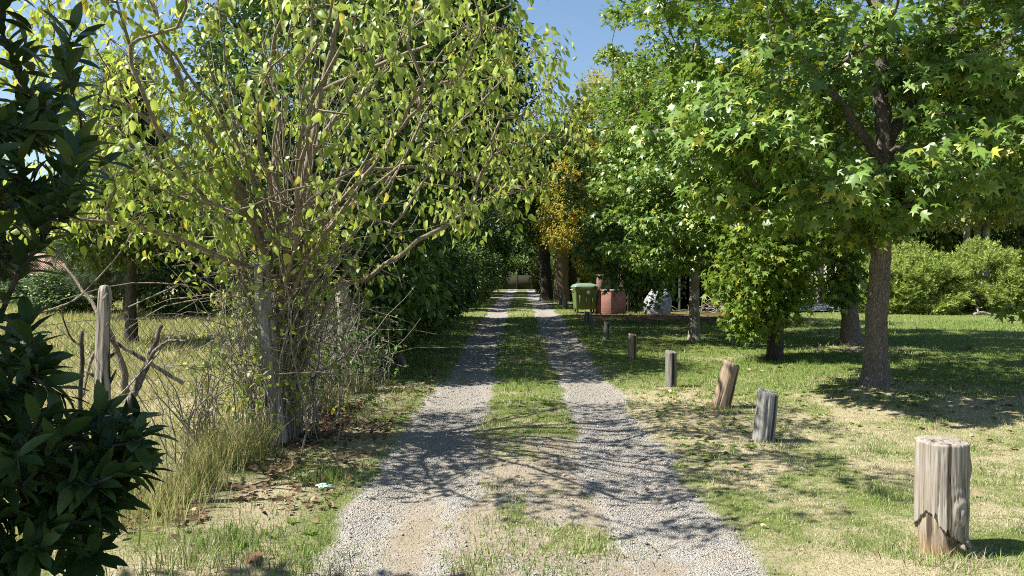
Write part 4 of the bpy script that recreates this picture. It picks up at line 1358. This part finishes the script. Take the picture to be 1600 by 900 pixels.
# ------------------------------------------------------------------ the wire fence on the left
def fence():
    root = thing('chain_link_fence', 'rusty chain link fence on weathered wooden posts along the left verge', 'fence', at(-2.6, 6.0))
    rl = np.array(root.location)
    H = 1.25
    wires = MB()
    pts = np.stack([FX[:5], FY[:5]], -1)
    for k in range(4):
        a, b = pts[k], pts[k + 1]
        Ls = np.linalg.norm(b - a)
        n = int((Ls + H) / .075)
        step = .075 if k < 2 else .11
        for sgn in (1, -1):
            s0 = -H
            while s0 < Ls:
                u0, u1 = max(0, s0), min(Ls, s0 + H)
                if u1 - u0 > .05:
                    m = max(2, int((u1 - u0) / .15))
                    u = np.linspace(u0, u1, m)
                    z = (u - s0) if sgn > 0 else H - (u - s0)
                    c = a + (b - a) * (u / Ls)[:, None]
                    sag = .03 * np.sin(u * 2.1 + k) * np.sin(z / H * 3.1)
                    nrm = np.array([-(b - a)[1], (b - a)[0]]) / Ls
                    q = np.concatenate([c + nrm * sag[:, None], (gz(c[:, 0], c[:, 1]) + z + .02)[:, None]], 1) - rl
                    wires.tube(q, (.0018 if k < 2 else .0022), 3, False)
                s0 += step
        for zz in (.03, .65, H + .02):
            u = np.linspace(0, Ls, 12)
            c = a + (b - a) * (u / Ls)[:, None]
            q = np.concatenate([c, (gz(c[:, 0], c[:, 1]) + zz - .03 * np.sin(u / Ls * math.pi))[:, None]], 1) - rl
            wires.tube(q, .0022, 4, False)
    wires.build('wire_mesh', M['wire'], root)

    def post(pts, rad, mat, label, seed, flat=.8, nm='fence_post'):
        n = 30
        pts = np.asarray(pts, float)
        cum = np.linspace(0, 1, len(pts)); t = np.linspace(0, 1, n)
        q = np.stack([np.interp(t, cum, pts[:, i]) for i in range(3)], -1)
        rr = np.interp(t, np.linspace(0, 1, len(rad)), rad)
        rr[-1] *= .75
        def w(z, a):
            return (1 + .85 * (fbm(np.cos(a) * 1.9 + 0 * z, np.sin(a) * 1.6 + 0 * z, z * 1.2, seed, 4) - .5) * 1.4) * (1 - .2 * np.exp(-(((a - 4.4 - .2 * np.sin(z * 3)) / .12) ** 2)) - .15 * np.exp(-(((a - 1.0) / .12) ** 2))) * (1 - (1 - flat) * np.abs(np.sin(a)))
        v, f = tube_geo(q, rr, 28, True, w)
        o = mesh_obj(nm, v - rl, f, mat, root, False)
        o['label'] = label
    b = lambda px, py, d: P(px, py, d)
    post([b(150, 800, 5.0), b(157, 640, 5.05), b(160, 540, 5.08), b(164, 447, 5.1)], [.065, .055, .045, .04], M['wood_post'], 'pale bare weathered post with broken stubs, nearest the laurel', 401)
    for px, py, dx, dz in ((158, 520, .06, .07), (166, 560, .08, .05), (150, 590, -.07, .06), (168, 600, .07, .10), (160, 470, .05, .05)):
        st = MB(); q0 = P(px, py, 5.08) - rl
        st.tube([q0, q0 + [dx * .6, -.02, dz * .5], q0 + [dx, -.03, dz]], [.014, .011, .005], 6)
        st.build('broken_stub', M['wood_post'], root, True)
    post([b(434, 700, 6.85), b(424, 600, 6.85), b(414, 500, 6.88), b(405, 412, 6.9)], [.085, .08, .075, .06], M['wood_mid'], 'grey split post wrapped in dry stems', 402)
    post([b(440, 700, 6.95), b(430, 600, 6.9), b(424, 500, 6.86)], [.05, .045, .03], M['wood'], 'narrow pale plank beside the split post', 403)
    post([b(541, 615, 10.0), b(539, 510, 10.0), b(535, 440, 10.0)], [.10, .09, .08], M['wood'], 'pale post half hidden in leaves', 404)
    post([b(630, 572, 13.0), b(605, 515, 13.0), b(590, 480, 13.0)], [.085, .08, .07], M['wood'], 'pale post leaning back under the dark trees', 405)


fence()


# dead limbs round the nearest fence post
def dead(name, label, lines, mat=None, group='dead branches by the fence'):
    mb = MB()
    rng = np.random.default_rng(len(label))
    p0 = P(*lines[0][0][0])
    base = np.array([p0[0], p0[1], p0[2]])
    for pts, r0, r1 in lines:
        q = np.array([P(*p) for p in pts]) - base
        cum = np.linspace(0, 1, len(q)); t = np.linspace(0, 1, len(q) * 5)
        q = np.stack([np.interp(t, cum, q[:, i]) for i in range(3)], -1)
        for _ in range(3):
            q[1:-1] = (q[:-2] + 2 * q[1:-1] + q[2:]) / 4
        q[1:-1] += rng.normal(0, r0 * .12, (len(q) - 2, 3))
        mb.tube(q, np.linspace(r0, r1, len(q)), 9 if r0 > .015 else 6, True, bark_wob(int(r0 * 1000), .14, 6))
    o = mb.build(name, mat or M['twig'], None, True)
    o.location = base
    return tag(o, label, 'branch', group)


dead('dead_branch', 'thick twisted dead limb leaning on the fence with a hooked arm', [([(165, 690, 5.2), (200, 630, 5.3), (220, 590, 5.4), (236, 550, 5.45), (252, 508, 5.5)], .036, .016), ([(228, 575, 5.4), (240, 548, 5.4), (262, 532, 5.35), (290, 533, 5.3)], .018, .008)], M['bark_old'])
dead('dead_branch', 'curved dead limb rising to the left behind the weathered post', [([(196, 615, 5.4), (190, 570, 5.4), (172, 520, 5.4), (145, 475, 5.5), (98, 412, 5.6)], .028, .008), ([(172, 520, 5.4), (140, 560, 5.2), (128, 620, 5.1)], .016, .008)], M['bark_grey'])
dead('dead_branch', 'straight pale pole slanting down to the right from the weathered post', [([(285, 600, 5.6), (240, 572, 5.5), (200, 548, 5.4), (150, 518, 5.3)], .016, .012)], M['wood'])
dead('dead_branch', 'thin dark upright stick left of the weathered post', [([(122, 700, 4.9), (124, 620, 4.9), (127, 560, 4.9), (127, 518, 4.9)], .016, .012), ([(126, 540, 4.9), (110, 530, 4.9), (98, 500, 4.9), (97, 482, 4.9)], .008, .004)], M['bark_dark'])
dead('dead_branch', 'short dark stick nearest the laurel at the left', [([(92, 690, 4.7), (82, 640, 4.7), (68, 584, 4.7)], .014, .009)], M['bark_dark'])
dead('dead_branch', 'long thin pale stick slanting across the lower left', [([(110, 668, 4.9), (180, 625, 5.1), (240, 560, 5.4), (270, 520, 5.6)], .009, .005)], M['wood'])
dead('dead_branch', 'thin bent pale twig above the weathered post', [([(60, 490, 5.3), (120, 470, 5.4), (190, 395, 5.5), (225, 330, 5.6)], .007, .003), ([(200, 480, 5.5), (290, 440, 5.7), (350, 425, 5.9), (420, 410, 6.2)], .006, .003)], M['wood'])
dead('dead_branch', 'fallen bare branch lying on the far lawn before the junipers', [([(1522, 492, 29.5), (1535, 488, 29.4), (1548, 491, 29.3), (1562, 493, 29.2)], .07, .03), ([(1530, 490, 29.4), (1527, 482, 29.6), (1536, 480, 29.6)], .04, .02)], M['wood'], None)


# tangle of dry stems round the split post, and loose stems along the wire
def thicket(name, label, cx, cy, sx, sy, n, h, seed, leaves=0, leafm='mulberry'):
    rng = np.random.default_rng(seed)
    root = thing(name, label, 'bush', at(cx, cy), 0, 'dry thickets along the fence')
    mb = MB(); pos = []; dirs = []
    for k in range(n):
        b = np.array([rng.normal(0, sx), rng.normal(0, sy), -.02])
        L = h * rng.uniform(.35, 1.1)
        ang = rng.uniform(0, 6.28)
        out = np.array([math.cos(ang), math.sin(ang) * .7, 0])
        t = np.linspace(0, 1, 9)[:, None]
        bend = rng.uniform(-.1, .55)
        arch = rng.uniform(0, .5) ** 1.5
        pts = b + np.array([0, 0, 1]) * L * (t - arch * t ** 2.5) + out * L * bend * t ** 1.6 + np.cumsum(rng.normal(0, .028, (9, 3)), 0)
        mb.tube(pts, np.linspace(rng.uniform(.004, .011), .002, 9), 4, False)
        for _ in range(rng.integers(1, 4)):
            i = rng.integers(3, 8); a = pts[i]
            dd = rnd_dirs(rng, 1)[0]; dd[2] = abs(dd[2]) * .4 - .1
            l2 = rng.uniform(.12, .5)
            tt = np.linspace(0, 1, 5)[:, None]
            q = a + dd * l2 * tt + np.array([0, 0, -.2 * l2]) * tt ** 2 + rng.normal(0, .01, (5, 3)) * tt
            mb.tube(q, np.linspace(.0035, .0015, 5), 3, False)
            pos.append(q[-1]); dirs.append(dd)
    mb.build('stem', M['twig'], root, True)
    if leaves:
        tp = np.array(pos); td = np.array(dirs)
        sel = rng.uniform(0, 1, len(tp)) < .6
        foliage(rng, tp[sel], td[sel], OVATE, leaves, .075, .14, .4).build('foliage', M[leafm], root)


thicket('dry_thicket', 'tall tangle of dry stems round the grey split fence post', -2.28, 7.05, .20, .26, 115, 2.2, 501, 5)
thicket('dry_thicket', 'leafier tangle of stems beyond the split post, in front of the half hidden post', -2.35, 8.6, .18, .6, 75, 1.7, 502, 8, 'dense')
thicket('dry_thicket', 'small clump of thin dry stems on the wire left of the split post', -2.62, 6.1, .10, .12, 34, 1.3, 503)
thicket('dry_thicket', 'low brambly clump at the foot of the dark trees', -2.2, 10.3, .22, .4, 90, 1.2, 504, 7, 'dense')


# ------------------------------------------------------------------ bin, bricks, sack, shed
def revolve_rect(sections, bevel):
    """stack of rounded rectangles (z, half width, half depth)"""
    mb = MB(); k = 0; V = []
    for z, hx, hy in sections:
        for cx, cy, a0 in ((1, 1, 0), (-1, 1, 90), (-1, -1, 180), (1, -1, 270)):
            for s in range(4):
                a = math.radians(a0 + s * 30)
                V.append((cx * (hx - bevel) + math.cos(a) * bevel, cy * (hy - bevel) + math.sin(a) * bevel, z))
    n = 16; m = len(sections)
    f = [[i * n + j, i * n + (j + 1) % n, (i + 1) * n + (j + 1) % n, (i + 1) * n + j] for i in range(m - 1) for j in range(n)]
    mb.add(V, [np.array(f), np.array([list(range(n))[::-1], [(m - 1) * n + j for j in range(n)]])])
    return mb


def green_bin():
    d = 30.6
    x = P(915, 489, d)[0]
    root = thing('wheeled_bin', 'large green four wheeled rubbish bin with a domed lid beside the bricks', 'bin', at(x, d + .5), .12)
    root.scale = (.9, .9, .95)
    bm = flat_mat('green bin plastic', (.10, .145, .042), .45, .12, 3, .5)
    lm = flat_mat('grey green lid', (.15, .215, .15), .45, .12, 3, .5)
    bk = flat_mat('black rubber', (.02, .02, .02), .7)
    st = flat_mat('zinc', (.45, .45, .45), .4, .1, 5, .5)
    body = revolve_rect([(.16, .44, .33), (.20, .46, .35), (.9, .52, .43), (1.06, .54, .46), (1.07, .56, .48), (1.12, .56, .48)], .06)
    body.build('body', bm, root, True)
    rib = MB()
    for sx in (-.3, 0, .3):
        rib.box((sx, -.42, .55), (.04, .03, .55))
    rib.build('rib', bm, root)
    lid = revolve_rect([(1.125, .57, .50), (1.16, .57, .50), (1.24, .50, .44), (1.29, .36, .34), (1.31, .2, .2)], .07)
    lid.build('lid', lm, root, True)
    for sx in (-.56, .56):
        h = MB(); h.tube([(sx, -.2, 1.0), (sx * 1.1, -.2, 1.02), (sx * 1.1, .2, 1.02), (sx, .2, 1.0)], .018, 6)
        h.build('handle', st, root)
    disc = MB()  # small white round spot, raised on the front of the body
    a = np.linspace(0, 2 * math.pi, 20, endpoint=False)
    disc.add(np.vstack([np.stack([.085 * np.cos(a) + .08, np.full(20, -.465), .92 + .085 * np.sin(a)], -1), np.stack([.085 * np.cos(a) + .08, np.full(20, -.40), .92 + .085 * np.sin(a)], -1)]),
              [np.array([list(range(20))]), np.array([[i, i + 20, (i + 1) % 20 + 20, (i + 1) % 20] for i in range(20)])])
    disc.build('disc', flat_mat('white badge', (.7, .7, .68), .5, .05), root)
    for sx in (-.38, .38):
        for sy in (-.25, .25):
            w = MB()
            c = np.array([[sx - .025, sy, .09], [sx + .025, sy, .09]])
            w.tube(c, .09, 14)
            wo = w.build('wheel', bk, root, True)
            k = MB(); k.box((sx, sy, .15), (.07, .05, .10))
            k.build('bracket', st, wo)


green_bin()


def brick_wall_mat(nm, a, b, mo):
    m, n = material(nm)
    co = n.coord('Object')
    s = n.n('SeparateXYZ', {'Vector': co})
    u = n.math('ADD', s.outputs[0], s.outputs[1])
    v = n.n('CombineXYZ', {0: u, 1: s.outputs[2], 2: 0.0}).outputs[0]
    br = n.n('TexBrick', {'Vector': v, 'Color1': a, 'Color2': b, 'Mortar': mo, 'Scale': 1.0, 'Mortar Size': .010, 'Brick Width': .24, 'Row Height': .085, 'Bias': .1})
    c = n.mix(n.ramp(n.noise(co, 7, 4), [(.4, 0.0), (.7, .35)]), br.outputs['Color'], (.30, .20, .17))
    n.done(n.principled(c, .9, n.bump(n.math('SUBTRACT', 1.0, br.outputs['Fac']), .01), spec=.15))
    return m


BR = brick_wall_mat('red brick', (.31, .135, .10), (.25, .10, .075), (.27, .235, .21))


def bricks():
    d = 30.4
    x = P(955, 490, d)[0]
    root = thing('brick_enclosure', 'low red brick box with a lit left face beside the green bin', 'brick box', at(x, d), math.radians(-42))
    # local: corner at the origin, one wall along -x.. the other along +y
    w = MB()
    w.box((-.40, .06, .45), (.80, .12, 1.0), 0, .006)
    w.build('wall', BR, root)
    w = MB()
    w.box((-.062, .62, .45), (.12, .995, .995), 0, .006)
    w.build('wall', BR, root)
    w = MB()
    w.box((-.74, .62, .45), (.12, .995, .995), 0, .006)
    w.build('wall', BR, root)
    c = MB(); c.box((-.40, .55, .975), (.86, 1.14, .05), 0, .01)
    c.build('cap', flat_mat('cement cap', (.30, .24, .21), .9, .2, 8), root)
    px = P(937, 455, 33.5)
    p = thing('brick_pillar', 'slim red brick pillar standing behind the green bin', 'pillar', at(px[0], 33.5))
    m = MB(); m.box((0, 0, .75), (.26, .26, 1.6), 0, .005); m.build('shaft', BR, p)
    m = MB(); m.box((0, 0, 1.58), (.32, .32, .07), 0, .01); m.build('cap', flat_mat('pillar cap', (.34, .27, .23), .9), p)


bricks()


def sack():
    d = 29.6
    x = P(1030, 492, d)[0]
    root = thing('bulk_sack', 'big white woven sack slumped on the mulch in front of the shed', 'sack', at(x, d + .4), .3)
    na, nz = 40, 22
    a = np.arange(na) * 2 * math.pi / na
    V = []
    for i, s in enumerate(np.linspace(0, 1, nz)):
        z = .92 * s
        hx = .46 * (1 + .10 * math.sin(s * 3.0)) * (1 - .28 * s ** 3)
        sq = 1 / np.maximum(np.abs(np.cos(a)), np.abs(np.sin(a))) ** .55
        rr = hx * sq * (1 + .10 * (fbm(np.cos(a) * 2.2, np.sin(a) * 2.2, s * 4, 15, 3) - .5) * 2)
        V.append(np.stack([rr * np.cos(a) + .10 * s ** 2, rr * np.sin(a), z + .05 * np.sin(a * 2 + 1) * s ** 2 + .03 * s * (fbm(np.cos(a) * 3, np.sin(a) * 3, 9, 4) - .5)], -1))
    for sc, dz in ((.8, -.02), (.5, .03), (.2, .0)):
        t = V[nz - 1].copy(); c = t.mean(0); t = c + (t - c) * sc; t[:, 2] += dz; V.append(t)
    n = len(V); V = np.concatenate(V)
    i = np.arange(n - 1)[:, None] * na; j = np.arange(na)[None]; jn = (j + 1) % na
    q = np.stack([i + j, i + jn, i + na + jn, i + na + j], -1).reshape(-1, 4)
    m, nd = material('white woven plastic')
    co = nd.coord('Object')
    c = nd.ramp(nd.noise(co, 5, 5), [(.3, (.19, .2, .215)), (.7, (.28, .285, .30))])
    nd.done(nd.principled(c, .6, nd.bump(nd.noise(co, 9, 4), .05), spec=.3))
    mesh_obj('bag', V, [q, np.array([[(n - 1) * na + k for k in range(na)]])], m, root, True)
    for sx in (-1, 1):
        b = MB()
        b.tube([(sx * .3 + .1, -.2, .85), (sx * .33 + .1, -.1, 1.0), (sx * .3 + .1, .1, 1.0), (sx * .3 + .1, .2, .85)], .02, 6)
        b.build('loop_handle', m, root, True)


sack()


def shed():
    x0, x1, y0, y1 = 4.9, 10.0, 32.2, 36.5
    root = thing('open_shed', 'low dark open fronted shed under the trees with a white front post', 'shed', at((x0 + x1) / 2, y0))
    dk = flat_mat('dark boards', (.05, .042, .035), .9, .3, 6)
    wh = flat_mat('peeling white paint', (.55, .53, .49), .7, .2, 9)
    tin = flat_mat('dull tin roof', (.13, .12, .11), .6, .25, 3)
    cx = (x0 + x1) / 2
    w = x1 - x0
    m = MB()
    for k in range(26):
        m.box((-w / 2 + (k + .5) * w / 26, y1 - y0, 1.05), (w / 26 - .012, .03, 2.2))
    m.build('back_wall', dk, root)
    for sx in (-1, 1):
        m = MB()
        for k in range(20):
            m.box((sx * w / 2, .15 + (k + .5) * (y1 - y0 - .3) / 20, 1.0), (.03, (y1 - y0 - .3) / 20 - .012, 2.0))
        m.build('side_wall', dk, root)
    m = MB()
    nn = 60
    xs_ = np.linspace(-w / 2 - .3, w / 2 + .3, nn)
    for dz in (0, .02):
        pass
    zc = .025 * np.sin(np.arange(nn) * math.pi / 2)
    V = np.concatenate([np.stack([xs_, np.full(nn, -.5), 1.95 + zc], -1), np.stack([xs_, np.full(nn, y1 - y0 + .3), 2.45 + zc], -1),
                        np.stack([xs_, np.full(nn, -.5), 1.93 + zc], -1), np.stack([xs_, np.full(nn, y1 - y0 + .3), 2.43 + zc], -1)])
    j = np.arange(nn - 1)
    m.add(V, np.concatenate([np.stack([j, j + 1, nn + j + 1, nn + j], -1), np.stack([2 * nn + j, 3 * nn + j, 3 * nn + j + 1, 2 * nn + j + 1], -1), np.stack([j, 2 * nn + j, 2 * nn + j + 1, j + 1], -1)]))
    m.build('roof', tin, root)
    for px, mat in ((-2.35, dk), (2.4, dk)):
        m = MB(); m.box((px, 0, .93), (.09, .09, 1.9), 0, .008); m.build('post', mat, root)
    m = MB(); m.box((P(1062, 480, 32)[0] - cx, -.1, .80), (.085, .085, 1.7), 0, .008); o = m.build('post', wh, root); o['label'] = 'white painted front post'
    m = MB(); m.box((P(1050, 480, 32)[0] - cx, -.1, 1.69), (.75, .08, .09), 0, .008); o = m.build('beam', wh, root); o['label'] = 'short white beam on the front post'
    # a heap of cut branches at its right end
    rng = np.random.default_rng(8)
    b = MB()
    for k in range(90):
        p = np.array([rng.normal(0, .7), rng.normal(0, .4), rng.uniform(.02, .9) * 1.0])
        p[2] *= max(.15, 1 - abs(p[0]) / 1.7)
        dd = rnd_dirs(rng, 1)[0]; dd[2] *= .5
        L = rng.uniform(.5, 1.3)
        t = np.linspace(-.5, .5, 5)[:, None]
        q = p + dd * L * t + rng.normal(0, .03, (5, 3)); q[:, 2] = np.maximum(q[:, 2], .015)
        b.tube(q, np.linspace(.018, .006, 5), 5)
    o = b.build('brush_pile', M['twig'], None, True)
    o.location = at(9.0, 31.2)
    tag(o, 'heap of cut dead branches at the right end of the open shed', 'branches')


shed()


# ------------------------------------------------------------------ far houses and the wall closing the road
def house(name, label, x, y, w, dp, h, rise, wallm, roofm, rz=0.0, win=True):
    root = thing(name, label, 'house', at(x, y), rz)
    m = MB(); m.box((0, dp / 2, h / 2), (w, dp, h)); wl = m.build('wall', wallm, root)
    e = .5
    V = [(-w / 2 - e, -e, h), (w / 2 + e, -e, h), (w / 2 + e, dp + e, h), (-w / 2 - e, dp + e, h), (-w / 2 + dp * .35, dp / 2, h + rise), (w / 2 - dp * .35, dp / 2, h + rise)]
    V += [(a, b, c - .12) for a, b, c in V[:4]]
    m = MB(); m.add(np.array(V), [np.array([[0, 1, 5, 4], [2, 3, 4, 5], [6, 7, 1, 0], [7, 8, 2, 1], [8, 9, 3, 2], [9, 6, 0, 3], [9, 8, 7, 6]]), np.array([[1, 2, 5], [3, 0, 4]])])
    m.build('roof', roofm, root)
    gl = flat_mat('window glass', (.03, .035, .04), .1, .1, 2, .6); fr = flat_mat('window frame', (.6, .6, .58), .6, .05)
    for fx in (-.3, .12, .36):
        m = MB()
        cx = fx * w
        for a, b, c, d_ in ((cx, .58 * h, 1.2, .06), (cx, .58 * h + 1.0, 1.2, .06)):
            m.box((a, -.03, b - .5), (c, .06, d_))
        m.box((cx - .6, -.03, .58 * h), (.06, .06, 1.0)); m.box((cx + .6, -.03, .58 * h), (.06, .06, 1.0)); m.box((cx, -.03, .58 * h), (.05, .05, .93))
        wo = m.build('window', fr, root)
        m = MB(); m.box((cx, -.008, .58 * h), (1.14, .016, .94)); m.build('pane', gl, wo)
    return root


def tile_mat():
    m, n = material('roof tiles')
    co = n.coord('Object')
    w = n.n('TexWave', {'Vector': co, 'Scale': 1.6, 'Distortion': .2}, bands_direction='X')
    w2 = n.n('TexWave', {'Vector': co, 'Scale': 1.1, 'Distortion': .2}, bands_direction='Z', wave_profile='SAW')
    c = n.ramp(n.math('MULTIPLY', w.outputs['Fac'], w2.outputs['Fac']), [(.0, (.20, .11, .075)), (.6, (.42, .26, .18))])
    c = n.mix(n.ramp(n.noise(co, 2, 4), [(.4, 0.0), (.7, .5)]), c, (.45, .32, .25))
    n.done(n.principled(c, .85, n.bump(w.outputs['Fac'], .05), spec=.15))
    return m


house('house', 'low house with a brown tiled roof across the field at the left edge', -41.0, 60.0, 10, 7, 2.0, 1.5, flat_mat('cream render', (.5, .45, .36), .9), tile_mat(), .1)
house('house', 'pale turquoise house behind the thick trunks and the green bin', 9.4, 62.0, 9.5, 7, 2.6, 1.6, flat_mat('pale turquoise render', (.52, .60, .55), .9, .08), flat_mat('grey roof sheets', (.25, .25, .25), .7), 0)


def end_wall():
    root = thing('boundary_wall', 'low yellowish panelled wall closing the far end of the road', 'wall', at(1.5, 84.0))
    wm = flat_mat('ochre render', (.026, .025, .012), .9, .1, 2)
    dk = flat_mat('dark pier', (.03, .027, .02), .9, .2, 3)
    m = MB(); m.box((0, 0, .75), (13, .16, 1.7)); m.build('panel', wm, root)
    for k in range(8):
        m = MB(); m.box((-6 + k * 1.7, -.06, .8), (.2, .3, 1.85), 0, .01); m.build('pier', dk, root)


end_wall()


# pale blue scrap of litter on the verge
def scrap():
    rng = np.random.default_rng(3)
    n = 14
    u = np.linspace(-1, 1, n)
    X, Y = np.meshgrid(u, u)
    z = .022 * (1 + fbm(X * 2.4, Y * 2.4, 0, 4, 3) * 1.6 - .8) * (1 - .35 * (X ** 2 + Y ** 2))
    V = np.stack([X * .055 * (1 + .2 * np.sin(Y * 3)), Y * .038, z], -1).reshape(-1, 3)
    i = (np.arange(n - 1)[:, None] * n + np.arange(n - 1)[None]).ravel()
    o = mesh_obj('litter_scrap', V, np.stack([i, i + 1, i + n + 1, i + n], -1), flat_mat('pale blue plastic', (.50, .66, .66), .4, .2, 40, .5))
    d = 1840 / (766 - 430)
    o.location = at(P(505, 766, d)[0], d, .02)
    o.rotation_euler = (0.1, .1, .5)
    o.modifiers.new('thickness', 'SOLIDIFY').thickness = .001
    tag(o, 'crumpled pale blue scrap of plastic on the left verge', 'litter')


scrap()

# ------------------------------------------------------------------ light
EL = math.radians(52)
AZ = math.atan2(-.99, -.13)
S = Vector((math.sin(AZ) * math.cos(EL), math.cos(AZ) * math.cos(EL), math.sin(EL)))
w = bpy.data.worlds.new('World')
SC.world = w
w.use_nodes = True
nt = w.node_tree
bg = nt.nodes['Background']
sky = nt.nodes.new('ShaderNodeTexSky')
sky.sky_type = 'NISHITA'
sky.sun_disc = False
sky.sun_elevation = EL
sky.sun_rotation = AZ
sky.air_density = 1.3
sky.dust_density = .5
sky.ozone_density = 4.0
nt.links.new(sky.outputs[0], bg.inputs[0])
bg.inputs[1].default_value = .064
sl = bpy.data.lights.new('sun', 'SUN')
sl.energy = 5.0
sl.angle = math.radians(.53)
sl.color = (1.0, .955, .86)
so = bpy.data.objects.new('sun', sl)
so.rotation_mode = 'QUATERNION'
so.rotation_quaternion = S.to_track_quat('Z', 'Y')
link(so)

cam = bpy.data.cameras.new('camera')
cam.sensor_width = 36.0
cam.lens = F / 1600 * 36.0
cam.clip_start = .05
cam.clip_end = 3000
co = bpy.data.objects.new('camera', cam)
co.location = (0, 0, EYE)
co.rotation_euler = (math.radians(90) - math.atan(20 / F), 0, 0)
link(co)
SC.camera = co

SC.view_settings.view_transform = 'Standard'
SC.view_settings.look = 'None'
SC.view_settings.exposure = 1.34
SC.view_settings.gamma = 1.0
SC.view_settings.use_curve_mapping = False
SC.cycles.max_bounces = 6
SC.cycles.diffuse_bounces = 3
SC.cycles.glossy_bounces = 2
SC.cycles.transmission_bounces = 4
SC.cycles.use_denoising = False
SC.cycles.pixel_filter_type = 'BLACKMAN_HARRIS'
SC.cycles.filter_width = 1.05
